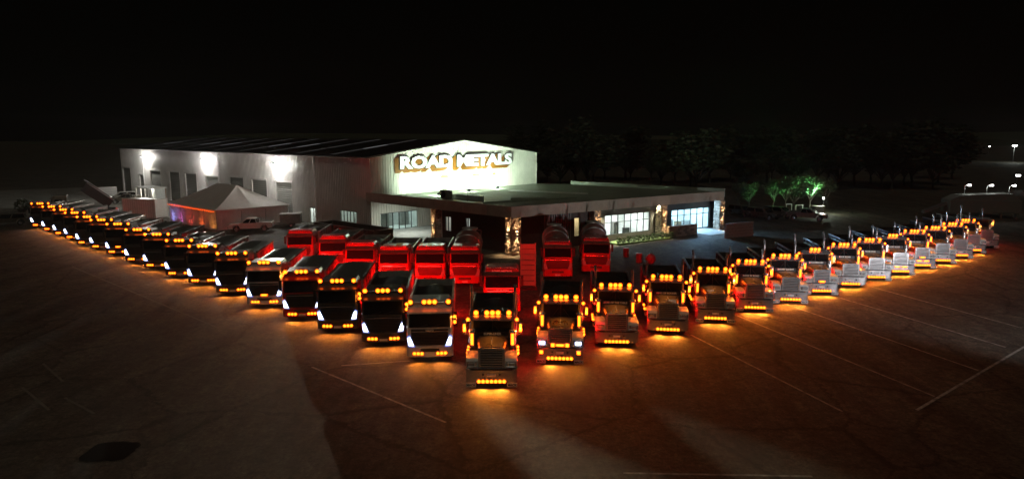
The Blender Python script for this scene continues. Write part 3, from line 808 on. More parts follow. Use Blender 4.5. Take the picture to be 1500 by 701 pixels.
def room(parent, place, a0, a1, depth, z1, energy, color, d0=0.26, seed=1):
    """a real room behind the glass: walls, floor, ceiling lamp, a few desks and shelves"""
    b = MB(); q = lambda a, d, z: place(a, d, z)
    b.add([q(a0, depth, 0), q(a1, depth, 0), q(a1, depth, z1), q(a0, depth, z1)], [(0, 1, 2, 3)])
    b.add([q(a0, d0, 0), q(a0, depth, 0), q(a0, depth, z1), q(a0, d0, z1)], [(0, 1, 2, 3)])
    b.add([q(a1, d0, 0), q(a1, depth, 0), q(a1, depth, z1), q(a1, d0, z1)], [(0, 1, 2, 3)])
    b.add([q(a0, d0, z1), q(a1, d0, z1), q(a1, depth, z1), q(a0, depth, z1)], [(0, 1, 2, 3)])
    b.add([q(a0, d0, 0.03), q(a1, d0, 0.03), q(a1, depth, 0.03), q(a0, depth, 0.03)], [(0, 1, 2, 3)])
    ro = b.build('room', 'interior', parent)
    rng = random.Random(seed); n = max(2, int((a1 - a0) / 1.6))
    for k in range(n):
        x = a0 + (a1 - a0) * (k + 0.5) / n + rng.uniform(-.2, .2)
        bb = MB(); h = rng.choice((0.75, 1.1, 1.9)); w = rng.uniform(0.35, 0.6); dd = depth * rng.uniform(0.45, 0.85)
        vs = [place(x + sx * w, dd + sy * 0.25, zz) for zz in (0.03, h) for sx, sy in ((-1, -1), (1, -1), (1, 1), (-1, 1))]
        bb.add(vs, [(4, 5, 6, 7), (0, 1, 5, 4), (1, 2, 6, 5), (2, 3, 7, 6), (3, 0, 4, 7)])
        bb.build('furniture', rng.choice(('timber', 'door_grey', 'frame_dark', 'concrete')), ro)
    p0, p1 = Vector(place(a0, (d0 + depth) / 2, z1 - 0.1)), Vector(place(a1, (d0 + depth) / 2, z1 - 0.1))
    li = light('ceiling_light', 'AREA', ro, (p0 + p1) / 2, energy, color, (0, 0, math.atan2((p1 - p0).y, (p1 - p0).x)), (p1 - p0).length * 0.8, depth * 0.4)
    return ro
glazing(depot, PW, win_h, 5); room(depot, PW, win_h[0] - 1, win_h[1] + 1, 4.0, 4.2, 120, (0.9, 1, 0.9), seed=4)
glazing(depot, PG, gwin, 6); room(depot, PG, gwin[0] - 0.5, gwin[1] + 0.5, 4.0, 3.8, 160, (0.8, 1, 0.97), seed=2)
glazing(depot, PW, door_h, 2); room(depot, PW, door_h[0] - .3, door_h[1] + .3, 2.5, 3.2, 110, (1, 1, 0.95), seed=3)
# wall floodlights
for px, py in ((218.8, 229), (308, 233), (412, 239)):
    a, z = wpx(px), wz(px, py)
    wl = thing('wall_floodlight', '', 'floodlight', PW(a, -0.25, z), math.atan2(-U.y, -U.x))
    MB().box(-0.25, 0.25, -1.15, -0.8, -0.02, 0.2, bev=0.03).build('lamp_housing', 'frame_dark', wl)
    MB().box(-0.04, 0.04, -0.82, 0.25, 0.04, 0.12).build('lamp_bracket', 'frame_dark', wl)
    MB().box(-0.22, 0.22, -1.12, -0.83, -0.06, -0.021).build('lamp_lens', 'led_white', wl)
    light('flood_light', 'POINT', wl, (0, -1.0, -0.2), L_PACK, (1, 0.98, 0.92), size=0.1)
    sp = light('flood_throw', 'POINT', wl, (0, -1.3, -0.15), L_PACK_THROW * {218.8: 0.1, 308: 0.4, 412: 1.0}[px], (1, 0.93, 0.78), size=0.25)
    batwing(sp, -V)
    wl['label'] = {218.8: 'bright wall floodlight on the depot wall above the roofed site hut', 308: 'bright wall floodlight on the depot wall above the marquee ridge', 412: 'bright wall floodlight on the depot wall above the last roller door'}[px]
    wl['group'] = 'floodlights along the depot wall'
# sign
sgn_c = onplane(669, 236, C0, U) - U * 0.12
sign = thing('depot_sign', 'large white block letters reading ROAD METALS on the floodlit gable', 'sign', sgn_c, math.atan2(V.y, V.x))
def sign_text(body, x, align, sx, size=2.62):
    def put(name, mk, depth, off, dx, y, dz):
        o = link(name, text_mesh(body, size, mk, depth, off, align), sign, (x + dx, y, dz), FACE_FRONT); o.scale = (sx, 0.8, 1)
    put('lettering', 'sign_white', 0.05, 0.115, 0, -0.22, 0)
    put('letter_outline', 'lettering_dark', 0.02, 0.23, 0, -0.13, 0)
    for i in range(1, 7):
        put('letter_shadow', 'sign_ochre', 0.012, 0.2, -0.10 * i, -0.12 + 0.012 * i, -0.075 * i)
sw = (gpx(752) - gpx(590))
_tx = text_mesh('ROAD METALS', 2.62, 'sign_white', 0.05, 0.115)
_x0, _x1 = min(v.co.x for v in _tx.vertices), max(v.co.x for v in _tx.vertices)
_k = sw / (_x1 - _x0)
sign_text('ROAD', 0.25 + _x0 * _k, 'LEFT', _k); sign_text('METALS', 0.25 + _x1 * _k, 'RIGHT', _k)
for x, w in ((-2.4, 1.7), (3.6, 1.6), (7.2, 0.7)):
    MB().prism([(-w / 2, 0), (-w * .3, 0.17), (w * .3, 0.19), (w / 2, 0.02), (w * .3, -0.12), (-w * .3, -0.14)], -0.03, 0.03, 'y').build('sign_underline', 'sign_yellow', sign, (x, -0.05, -2.05))
# ---------------------------------------------------------------- annex
FZ0, FZ1 = 3.85, 4.95
K = onz(749, 303, FZ1); K.z = 0
Epos = onz(1061, 280, FZ1); Epos.z = 0
Bpos = onz(835, 267.5, FZ1); Bpos.z = 0
KU = (K - C0); KU.z = 0; KL = KU.length; KU.normalize()
EV = (Epos - K); EL = EV.length; EV.normalize()
annex = thing('showroom_annex', 'low flat-roofed showroom wing with brown fascia and stone columns', 'building')
def seg_box(b, p, q, n, d0, d1, z0, z1, m=0):
    vs = [tuple(x + n * d + UP * z) for z in (z0, z1) for x, d in ((p, d0), (q, d0), (q, d1), (p, d1))]
    b.add(vs, [(0, 3, 2, 1), (4, 5, 6, 7), (0, 1, 5, 4), (1, 2, 6, 5), (2, 3, 7, 6), (3, 0, 4, 7)], m)
def inward(d):
    n = Vector((-d.y, d.x, 0)); return n
nK, nE = inward(KU), inward(EV)
if nK.dot(Epos - K) < 0: nK = -nK
if nE.dot(C0 - K) < 0: nE = -nE
def fascia_run(p, q, n, panels, name='fascia_panel'):
    for k in range(panels):
        a = p + (q - p) * (k / panels); c = p + (q - p) * ((k + 1) / panels)
        d = (c - a).normalized() * 0.012
        b = MB(); seg_box(b, a + d, c - d, n, 0.0, 0.35, FZ0, FZ1)
        b.build(name, 'fascia', annex)
C0x = C0 - KU * 0.6 - nK * 0.25
fascia_run(C0x, K - nK * 0.0, nK, 7)
fascia_run(K + EV * 0.02, Epos, nE, 10)
E2 = Epos + Vector((1.5, 4.5, 0)); B2 = Bpos + Vector((0.6, 4.0, 0))
BE = (E2 - B2).normalized(); nB = inward(BE)
if nB.dot(K - B2) < 0: nB = -nB
b = MB(); seg_box(b, B2, E2, nB, 0.0, 0.3, FZ0, FZ1 - 0.01); b.build('rear_parapet', 'annex_roof', annex)
b = MB()
G1 = C0 + V * GW
poly = [C0x + nK * 0.3, K + (nK + nE) * 0.25, Epos - EV * 0.2 + nE * 0.2, E2, B2, G1 - U * 0.03, C0 - U * 0.03]
b.add([tuple(p + UP * 4.45) for p in poly] + [tuple(p + UP * 3.95) for p in poly], [list(range(7)), list(range(7, 14))[::-1]] + [(i, (i + 1) % 7, 7 + (i + 1) % 7, 7 + i) for i in range(7)])
aroof = b.build('flat_roof', 'annex_roof', annex)
# roof furniture seen over the fascia
for px0, px1, py in ((785, 860, 281), ):
    p, q = onz(px0 - 40, py - 3, 4.6), onz(px1, py + 2, 4.6)
    b = MB(); n = inward((q - p).normalized()); seg_box(b, Vector((p.x, p.y, 0)), Vector((q.x, q.y, 0)), n, 0, 0.25, 4.46, 4.62); b.build('roof_flashing', 'fabric', aroof)
for (p0, p1, w, zt) in (((708, 296), (845, 289), 0.2, 4.62), ((748, 291.5), (800, 291.5), 1.6, 4.75)):
    p, q = onz(*p0, 4.6), onz(*p1, 4.6); p.z = q.z = 0
    b = MB(); seg_box(b, p, q, inward((q - p).normalized()), 0, w, 4.46, zt); b.build('roof_flashing', 'annex_roof', aroof)
ac = onz(653, 291, 4.5)
acu = thing('roof_air_conditioner', 'grey box unit on the annex roof below the floodlit sign', 'air conditioner', (ac.x, ac.y + 0.6, 4.46), math.atan2(KU.y, KU.x))
MB().box(-0.6, 0.6, -0.45, 0.45, 0.06, 1.05, bev=0.04).build('unit_case', 'door_grey', acu)
MB().box(-0.55, 0.55, -0.4, 0.4, 0.0, 0.06).build('unit_feet', 'black_plastic', acu)
MB().lathe((0, -0.44, 0.55), (0, -1, 0), [(0, 0.4), (0.03, 0.4), (0.04, 0.35), (0.02, 0.1)], 16).build('fan_grille', 'black_plastic', acu)
pl0, pl1 = onz(661, 292, 4.6), onz(707, 296, 4.6)
scr = thing('roof_screen', 'dark rectangular plant screen on the annex roof beside the grey box unit', 'screen', ((pl0.x + pl1.x) / 2, (pl0.y + pl1.y) / 2 + 0.8, 4.46), math.atan2((pl1 - pl0).y, (pl1 - pl0).x))
wl_ = (pl1 - pl0).length
for k in range(5):
    MB().box(-wl_ / 2, wl_ / 2, -0.03, 0.03, 0.08 + 0.13 * k, 0.19 + 0.13 * k).build('slat', 'door_grey', scr)
for s in (-1, 0, 1):
    MB().box(s * wl_ / 2 - 0.04, s * wl_ / 2 + 0.04, 0.031, 0.1, 0, 0.76).build('post', 'frame_dark', scr)
# roof floodlights that light the gable
for i, (px, py) in enumerate(((643, 285.5), (687, 280), (729, 275.5))):
    p = onz(px, py + 1.5, 4.5)
    fl = thing('roof_floodlight', ['small roof floodlight under the ROAD lettering on the gable', 'small roof floodlight under the gap between ROAD and METALS', 'small roof floodlight under the end of the METALS lettering'][i], 'floodlight', (p.x, p.y, 4.46), math.atan2(V.y, V.x), 'floodlights on the annex roof')
    MB().box(-0.22, 0.22, -0.1, 0.06, 0.14, 0.46, bev=0.02).build('lamp_housing', 'frame_dark', fl)
    MB().box(-0.2, 0.2, 0.061, 0.08, 0.16, 0.44).build('lamp_lens', 'led_white', fl)
    MB().box(-0.26, -0.23, -0.04, 0.04, 0.0, 0.34).build('yoke', 'frame_dark', fl); MB().box(0.23, 0.26, -0.04, 0.04, 0.0, 0.34).build('yoke', 'frame_dark', fl)
    g = gpx(px) ; tgt = Vector(PG(gpx(px - (0 if i else -6)), 0, 7.4))
    sp = light('flood_beam', 'SPOT', fl, (0, 0.14, 0.3), L_GABLE, (0.76, 1.0, 0.77), size=0.12, spot=R(160), blend=0.9)
    rel = tgt - Vector((p.x, p.y, 4.76)); rel.rotate(Matrix.Rotation(-math.atan2(V.y, V.x), 3, 'Z')); aim(sp, rel)
# soffit downlights over the planting strip
for k in range(4):
    a = solve_px(K, EV, 893 + 26 * k)
    p = K + EV * a + nE * 0.55
    MB().cyl((p.x, p.y, 3.9), (p.x, p.y, 3.94), 0.1, n=10).build('downlight', 'led_white', annex)
    light('downlight_beam', 'SPOT', annex, (p.x, p.y, 3.88), 2200, (1.0, 0.97, 0.7), size=0.0, spot=R(80), blend=0.8)
# annex walls: side wall from the first column, then front walls, set back under the canopy
T1 = solve_px(C0, KU, 634)
IN = 1.3
PK = lambda a, d, z: tuple(C0 + KU * a + nK * (IN + d) + UP * z)
sw1 = (solve_px(C0 + nK * IN, KU, 651), solve_px(C0 + nK * IN, KU, 660), 1.3, 3.0); sw2 = (solve_px(C0 + nK * IN, KU, 681), solve_px(C0 + nK * IN, KU, 688), 1.9, 3.1)
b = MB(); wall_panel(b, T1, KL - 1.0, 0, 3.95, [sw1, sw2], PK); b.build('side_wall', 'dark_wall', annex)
for h in (sw1, sw2):
    glazing(annex, PK, h, 2)
room(annex, PK, sw1[0] - 1, sw2[1] + 1, 3.5, 3.4, 80, (1, 1, 0.96), seed=9)
b = MB()
iw = [tuple(C0 + KU * T1 + nK * d + UP * z) for d, z in ((IN, 0), (11, 0), (11, 3.95), (IN, 3.95))]
b.add(iw, [(0, 1, 2, 3)]); b.build('return_wall', 'cladding', annex)
PE = lambda a, d, z: tuple(K + EV * a + nE * (IN + d) + UP * z)
eb = K + nE * IN
fwin = (solve_px(eb, EV, 887), solve_px(eb, EV, 953.5), 0.75, 3.05)
nwin = (solve_px(eb, EV, 842), solve_px(eb, EV, 850.5), 1.0, 3.1)
edge = solve_px(eb, EV, 962)
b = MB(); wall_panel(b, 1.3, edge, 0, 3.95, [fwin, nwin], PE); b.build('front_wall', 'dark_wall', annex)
f = glazing(annex, PE, fwin, 7, 0.62)
room(annex, PE, fwin[0] - 0.4, fwin[1] + 0.4, 5.0, 3.3, 620, (0.97, 1, 1), seed=12)
glazing(annex, PE, nwin, 1); room(annex, PE, nwin[0] - 0.5, nwin[1] + 0.5, 2.5, 3.3, 40, (1, 0.7, 0.35), seed=5)
# corrugated pale panel near the corner
pa0, pa1 = solve_px(eb, EV, 797), solve_px(eb, EV, 838)
for k in range(12):
    a = pa0 + (pa1 - pa0) * k / 12
    vs = [PE(a, -0.07, 0.1), PE(a + (pa1 - pa0) / 24, -0.07, 0.1), PE(a + (pa1 - pa0) / 24, -0.004, 0.1), PE(a, -0.004, 0.1)]
    vs += [(x, y, 3.9) for x, y, z in vs]
    MB().add(vs, [(0, 1, 5, 4), (1, 2, 6, 5), (3, 0, 4, 7), (4, 5, 6, 7)]).build('timber_batten', 'door_grey', annex)
# entry: recessed glazed lobby
RE = 2.5
PR = lambda a, d, z: tuple(K + EV * a + nE * (RE + d) + UP * z)
rb = K + nE * RE
ewin = (solve_px(rb, EV, 985), solve_px(rb, EV, 1041), 0.1, 2.75)
b = MB(); wall_panel(b, edge, EL - 0.5, 0, 3.95, [ewin], PR)
b.add([PE(edge, 0, 0), PE(edge, RE - IN, 0), PE(edge, RE - IN, 3.95), PE(edge, 0, 3.95)], [(0, 1, 2, 3)])
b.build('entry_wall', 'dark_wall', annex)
glazing(annex, PR, ewin, 6, 0.72)
room(annex, PR, ewin[0] - 0.3, ewin[1] + 0.3, 4.5, 3.2, 900, (0.5, 0.78, 1.0), seed=21)
el = light('entry_light', 'AREA', annex, PR((ewin[0] + ewin[1]) / 2, -0.4, 2.9), 700, (0.35, 0.65, 1.0), size=3.0, size_y=0.3)
aim(el, tuple(-nE * 1.0 + Vector((0.2, 0, -0.55))))
b = MB()
b.add([tuple(p) for p in (B2, E2, E2 + UP * 3.95, B2 + UP * 3.95)], [(0, 1, 2, 3)]); b.build('rear_wall', 'dark_wall', annex)
# soffit light over the side entry
sl_ = light('canopy_light', 'AREA', annex, tuple(C0 + KU * 4.5 + nK * 2.5 + UP * 3.8), 230, (0.9, 1.0, 0.85), (0, 0, 0), 2.5, 2.5)
MB().add([tuple(C0 + KU * (4.5 + dx) + nK * (2.5 + dy) + UP * 3.93) for dx, dy in ((-1.2, -1.2), (1.2, -1.2), (1.2, 1.2), (-1.2, 1.2))], [(0, 1, 2, 3)]).build('soffit_lamp', 'win_light', annex)
# stone columns built stone by stone
ME_STONE = []
for k in range(6):
    rng = random.Random(40 + k); bm = bmesh.new(); bmesh.ops.create_cube(bm, size=1)
    bmesh.ops.bevel(bm, geom=bm.edges[:], offset=0.12, segments=1, affect='EDGES')
    for v in bm.verts: v.co += Vector([rng.uniform(-.07, .07) for _ in range(3)])
    me = bpy.data.meshes.new('stone'); bm.to_mesh(me); bm.free(); me.materials.append(M['stone']); ME_STONE.append(me)
def column(pos, ang, w, h, faces, label, watts=18):
    watts *= 7
    c = thing('stone_column', label, 'column', pos, ang, 'stone columns of the showroom wing')
    MB().box(-w / 2 + .06, w / 2 - .06, -w / 2 + .06, w / 2 - .06, 0, h).build('core', 'dark_wall', c)
    rng = random.Random(int(pos[0] * 97) & 255)
    z = 0.0
    while z < h - 0.12:
        hh = min(rng.uniform(0.13, 0.26), h - z)
        for fa in (0, math.pi / 2, math.pi, -math.pi / 2):
            x = -w / 2
            while x < w / 2 - 0.05:
                ww = min(rng.uniform(0.22, 0.5), w / 2 - x)
                o = link('stone', rng.choice(ME_STONE), c)
                d = rng.uniform(0.13, 0.24)
                o.scale = (ww - 0.015, d, hh - 0.015)
                o.rotation_euler = (0, 0, fa)
                p = Vector((x + ww / 2, -w / 2 + 0.06 - d / 2 + 0.08, z + hh / 2)); p.rotate(Matrix.Rotation(fa, 3, 'Z'))
                o.location = p
                x += ww
        z += hh
    for fa in faces:
        p = Vector((0, -w / 2 - 0.2, h * 0.52)); p.rotate(Matrix.Rotation(fa, 3, 'Z'))
        l = MB().cyl((0, 0, -0.14), (0, 0, 0.14), 0.06, n=10).box(-0.03, 0.03, 0.04, 0.16, -0.05, 0.05).build('wall_lamp', 'frame_dark', c, p)
        l.rotation_euler = (0, 0, fa)
        for s in (1, -1):
            MB().cyl((0, 0, s * 0.141), (0, 0, s * 0.15), 0.05, n=8).build('lamp_lens', 'led_warm', l)
            q = light('column_light', 'SPOT', l, (0, 0.0, s * 0.17), watts, (1, 0.62, 0.32), size=0.03, spot=R(95), blend=0.9)
            q.rotation_euler = (math.pi, 0, 0) if s > 0 else (0, 0, 0)
            q.rotation_euler.x += R(8) * s
angE, angK = math.atan2(EV.y, EV.x), math.atan2(KU.y, KU.x)
colK = K + (KU * -0.75) + nK * 0.6
column((K + nE * 0.75 + EV * 0.75), angE, 1.1, 3.84, (0, -math.pi / 2 + (angK - angE) * 0), 'stone column at the fascia corner with lamps on two faces', 60)
column((C0 + KU * (T1 - 0.2) + nK * 0.6), angK, 0.8, 3.84, (0,), 'stone column between the cream glazed wall and the dark side wall', 30)
for px, lab in ((872, 'stone column between the mixer truck and the long showroom window'), (970, 'stone column where the hedge meets the low stone wall'), (1055, 'stone column at the far end of the fascia by the concrete wall')):
    column(K + nE * 0.6 + EV * solve_px(K + nE * 0.6, EV, px), angE, 0.9, 3.84, (0,), lab, 45)
# low walls, planting and path by the entry
def block_wall(name, p, q, h, t, label, cat, mk, course=0.2, length=0.45):
    d = (q - p); L = d.length; d.normalize()
    o = thing(name, label, cat, tuple(p), math.atan2(d.y, d.x))
    MB().box(0.01, L - .01, -t / 2 + 0.02, t / 2 - 0.02, 0, h - 0.02).build('core', 'dark_wall', o)
    rows = int(h / course)
    ch = h / rows
    me = MB().box(-.5, .5, -.5, .5, -.5, .5, bev=0.03).mesh('block', mk)
    for r_ in range(rows):
        n = max(2, int(L / length)); off = 0.5 * (r_ % 2)
        for k in range(n + 1):
            x0 = max(0, (k - off) * L / n); x1 = min(L, (k + 1 - off) * L / n)
            if x1 - x0 < 0.05: continue
            link('block', me, o, ((x0 + x1) / 2, 0, ch * (r_ + .5)), None, (x1 - x0 - 0.012, t, ch - 0.012))
    return o
k0, k1 = solve_px(K, EV, 977), solve_px(K, EV, 1019)
block_wall('low_stone_wall', K + EV * k0 - nE * 0.3, K + EV * k1 - nE * 0.3, 1.3, 0.4, 'low stone garden wall beside the blue lit entry path', 'wall', 'stone', 0.26, 0.6)
w0, w1 = onz(1062, 349, 0), onz(1102, 345, 0)
block_wall('concrete_wall', w0, w1, 1.75, 0.25, 'pale concrete block wall past the end of the showroom wing', 'wall', 'concrete', 0.35, 0.7)
# hedge strip
h0, h1 = solve_px(K, EV, 896), solve_px(K, EV, 1012)
lawn = MB(); seg_box(lawn, K + EV * h0, K + EV * k0, nE, -1.2, 1.0, 0.0, 0.14)
struct(lawn.build('lawn', 'lawn'))
def leaf_ball(name, rx, rz, n, size, mk, seed):
    rng = random.Random(seed); b = MB()
    for _ in range(n):
        a, t = rng.uniform(0, 2 * math.pi), rng.uniform(-1, 1)
        r = rng.uniform(0.65, 1.0)
        p = Vector((rx * r * math.sqrt(1 - t * t) * math.cos(a), rx * r * math.sqrt(1 - t * t) * math.sin(a), rz * (1 + r * t)))
        q = Matrix.Rotation(rng.uniform(0, 6.28), 3, 'Z') @ Matrix.Rotation(rng.uniform(0, 3.14), 3, 'X')
        s = size * rng.uniform(0.6, 1.3)
        b.add([p + q @ Vector(v) for v in ((-s, 0, 0), (0, -s * .5, 0), (s, 0, 0), (0, s * .5, 0))], [(0, 1, 2, 3)])
    return b.mesh(name, mk)
ME_SHRUB = leaf_ball('foliage', 0.3, 0.4, 220, 0.09, 'hedge', 5)
ME_STEM = MB().cyl((0, 0, 0), (0, 0, 0.5), 0.03, 0.015, 6).mesh('stem', 'bark')
n = 12
for k in range(n):
    p = K + EV * (h0 + 0.3 + (k0 - h0 - 0.4) * k / (n - 1)) - nE * 0.95
    sh = thing('hedge_shrub', 'round clipped shrub in the row below the showroom window', 'shrub', (p.x, p.y, 0.13), k * 1.7, 'shrubs below the showroom window')
    link('foliage', ME_SHRUB, sh, None, None, (1, 1, random.uniform(0.85, 1.15))); link('stem', ME_STEM, sh)
path = MB(); seg_box(path, K + EV * (k1 + .2), K + EV * (EL - 0.4), nE, -2.2, RE, 0.0, 0.06)
struct(path.build('entry_path', 'concrete'))
apron = MB(); seg_box(apron, C0 + KU * 0.2, C0 + KU * (T1 - .3), nK, -0.6, 9, 0, 0.06); struct(apron.build('concrete_apron', 'concrete'))
gv = MB()
gp = [C0 + U * 22 - V * 0.02, C0 + U * (LWALL + 22) - V * 0.02, C0 + U * (LWALL + 30) - V * 42, onz(60, 308), C0 + U * 40 - V * 24, C0 + U * 22 - V * 12]
gv.add([(p.x, p.y, 0.004) for p in gp], [list(range(6))]); struct(gv.build('gravel_yard', 'gravel'))
# painted lines, and fainter strips at lower left
def line(p, q, w=0.1, name='painted_line', mk='line_paint'):
    a, c = onz(*p), onz(*q); d = (c - a).normalized(); n = Vector((-d.y, d.x, 0)) * w / 2
    o = MB().add([tuple(Vector((x.x, x.y, 0.004))) for x in (a - n, c - n, c + n, a + n)], [(0, 1, 2, 3)]).build(name, mk); struct(o)
for p, q in (((1012, 490), (1234, 602)), ((1080, 462), (1369, 580)), ((1148, 444), (1433, 542)), ((1224, 434), (1473, 508)), ((1277, 420), (1497, 480)), ((457, 537), (653, 618)), ((500, 535), (600, 528)), ((913, 692), (1190, 697)), ((63, 532), (92, 558)), ((33, 567), (72, 600)), ((95, 582), (138, 605)), ((105, 390), (320, 480))):
    line(p, q, 0.12, mk='line_faint' if p[0] < 330 else 'line_paint')
line((1343, 600), (1530, 490), 0.14)
pc = onz(162, 660); rng = random.Random(2)
pp = []
for k in range(28):
    a = 2 * math.pi * k / 28; ca, sa = math.cos(a), math.sin(a)
    r = 1.0 / (abs(ca) ** 5 + abs(sa) ** 5) ** 0.2
    pp.append((pc.x + 0.9 * r * ca * rng.uniform(.95, 1.05), pc.y + 0.8 * r * sa * rng.uniform(.93, 1.06), 0.005))
struct(MB().add(pp, [list(range(28))]).build('black_blob', 'patch'))  # made-up flat black blob where something was blotted out
# ================================================================== trucks
RROW = [(720, 562), (820, 528), (903, 503), (978, 485), (1047, 468), (1106, 453), (1158, 441), (1203, 428), (1246, 418), (1284, 408), (1318, 399), (1350, 390), (1380, 383), (1406, 375.5), (1426, 368), (1446, 360.5)]
ORD = ['first', 'second', 'third', 'fourth', 'fifth', 'sixth', 'seventh', 'eighth', 'ninth', 'tenth', 'eleventh', 'twelfth', 'thirteenth', 'fourteenth', 'fifteenth', 'sixteenth', 'seventeenth']
BANNER = {0: 'SUPER-LINER', 2: 'STAR OF THE TABLE', 3: 'KING OF ROCKER', 5: "ROCK 'N' ROAD", 6: 'SMOKEY BANDIT', 7: 'BOULDERDASH', 8: 'ROCK ROAD', 9: 'ROCK STAR', 10: 'ROCKY ROAD', 11: 'ROAD KING'}
bt = thing('bonneted_truck', '', 'truck')
bonnet_truck(bt)
def part(root, name):
    return next(c for c in root.children if c.name.split('.')[0] == name)
trucks = []
for i, (px, py) in enumerate(RROW):
    o = bt if i == 0 else copy_tree(bt)
    trucks.append(o)
for i, ((px, py), o) in enumerate(zip(RROW, trucks)):
    p = onz(px, py, 0.25)
    o.location = (p.x, p.y, 0); o.rotation_euler = (0, 0, 0 if i == 0 else R(-5 if i < 3 else -7))
    if i == 0: o['label'] = 'dark fronted bonneted lead truck at the point of the V'
    elif i == 1: o['label'] = 'bonneted truck with white headlights on and gold emblem, beside the lead truck'
    elif i == len(RROW) - 1: o['label'] = 'bonneted truck at the far end of the bonneted row'
    else: o['label'] = f'bonneted truck with lit roof lamps, {ORD[i - 1]} along its row from the lead truck'
    o['group'] = 'bonneted trucks parked in the angled row'
    if i in BANNER:
        link('banner', text_mesh(BANNER[i], 0.15, 'lettering_pale', 0.004, 0.008), part(o, 'bonnet'), (0, 1.62, 2.24), (math.pi / 2 - 0.1, 0, 0))
        MB().box(-0.78, 0.78, 1.63, 1.66, 2.1, 2.34, bev=0.008).build('bug_deflector', 'black_plastic', part(o, 'bonnet'))
    g = part(o, 'grille')
    if i == 1:
        for x in (-0.38, 0.38): lamp(ME_FOG, g, x, 0.08, 1.08, 'grille_lamp')
        lamp(ME_LONG, g, 0, 0.08, 1.08, 'grille_lamp')
        for s in (-1, 1): lamp(ME_FOG, part(o, 'bumper'), s * 0.98, -0.02, 0.72, 'fog_lamp')
        for f in [c for c in o.children if c.name.startswith('fender')]:
            for h in [c for c in f.children if c.name.startswith('headlight') and 'bezel' not in c.name]: h.data = ME_HEAD_ON
        hl = light('dipped_headlight', 'POINT', part(o, 'bumper'), (0.95, -0.1, 1.1), 42000, (1.0, 0.86, 0.56), size=0.06)
        batwing(hl, Vector((0.48, -0.88, 0)).normalized(), 2.2, 0.03, 0.98, 0.9995)
        em = MB()
        for s in (-1, 1):
            em.tube([(s * 0.06, 0.55, 2.16), (s * 0.2, 0.55, 2.27), (s * 0.34, 0.55, 2.2), (s * 0.38, 0.55, 2.06)], 0.035, 6)
            em.tube([(s * 0.2, 0.55, 2.27), (s * 0.22, 0.55, 2.06)], 0.03, 6)
        em.build('bonnet_emblem', 'gold', part(o, 'bonnet'))
    if i in (7, 11):
        lamp(ME_LONG, g, 0, 0.07, 1.08, 'grille_lamp')
    if i in (10, 11):
        for x in (-0.3, 0.3): lamp(ME_LONG, part(o, 'bumper'), x, -0.02, 0.78, 'fog_lamp')
def kids(o, name):
    return [c for c in o.children_recursive if c.name.split('.')[0] == name]
def drop(objs):
    for c in objs: bpy.data.objects.remove(c)
vr = random.Random(23)
for i, o in enumerate(trucks):          # no two trucks are dressed quite alike
    if i > 1:
        o.rotation_euler.z += R(vr.uniform(-1.2, 1.2)); o.location.y += vr.uniform(-.12, .12)
    if i in (7, 10): drop([c for c in kids(o, 'roof_lamp') if abs(c.location.x) > .5])
    if i >= 12 or i in (4, 7, 9): drop(kids(o, 'mirror_lamp')[::2])
    if i in (7, 10, 12, 13, 14, 15): drop(kids(o, 'light_strip'))
    if i == 15: drop(kids(o, 'roof_lamp') + kids(o, 'lamp_bracket') + kids(o, 'mirror_lamp') + kids(o, 'marker_lamp') + kids(o, 'bumper_light') + kids(o, 'roof_light'))
    if i in (3, 6, 11): drop(kids(o, 'side_lamp')[1::2])
    if i in (2, 3, 8): drop(kids(o, 'bumper_flap'))
    if i in (2, 3, 8): drop([c for c in kids(o, 'lettering') if c.parent and c.parent.name.startswith('bumper')])
    if i in (5, 8, 13): drop(kids(o, 'aerial')[:1])
    if i in (6, 9, 14): drop(kids(o, 'air_horn'))
    for s_ in kids(o, 'exhaust_stack'): s_.scale.z = vr.uniform(.93, 1.06)
LROW = [(630, 524), (562, 502), (495, 483), (443, 465), (388, 447), (341, 429), (298, 415), (264, 404), (231, 392), (203, 383), (174, 372), (150, 364), (129, 358), (111, 350), (94, 344), (77, 338), (60, 332)]
ct = thing('flat_nosed_truck', '', 'truck'); cabover(ct, 'tarp', True)
ct2 = thing('flat_nosed_truck', '', 'truck'); cabover(ct2, 'load', True)
ct3 = thing('flat_nosed_truck', '', 'truck'); cabover(ct3, 'tarp', True, paint='red_paint_and_wash')
ct4 = thing('flat_nosed_truck', '', 'truck'); cabover(ct4, 'load', True, paint='dark_paint')  # white cab coloured dark: its unlit shade is put into the paint
ct5 = thing('flat_nosed_truck', '', 'truck'); cabover(ct5, 'tarp', True, paint='dark_paint')  # likewise, shade of an unlit white cab in its colour
used = set()
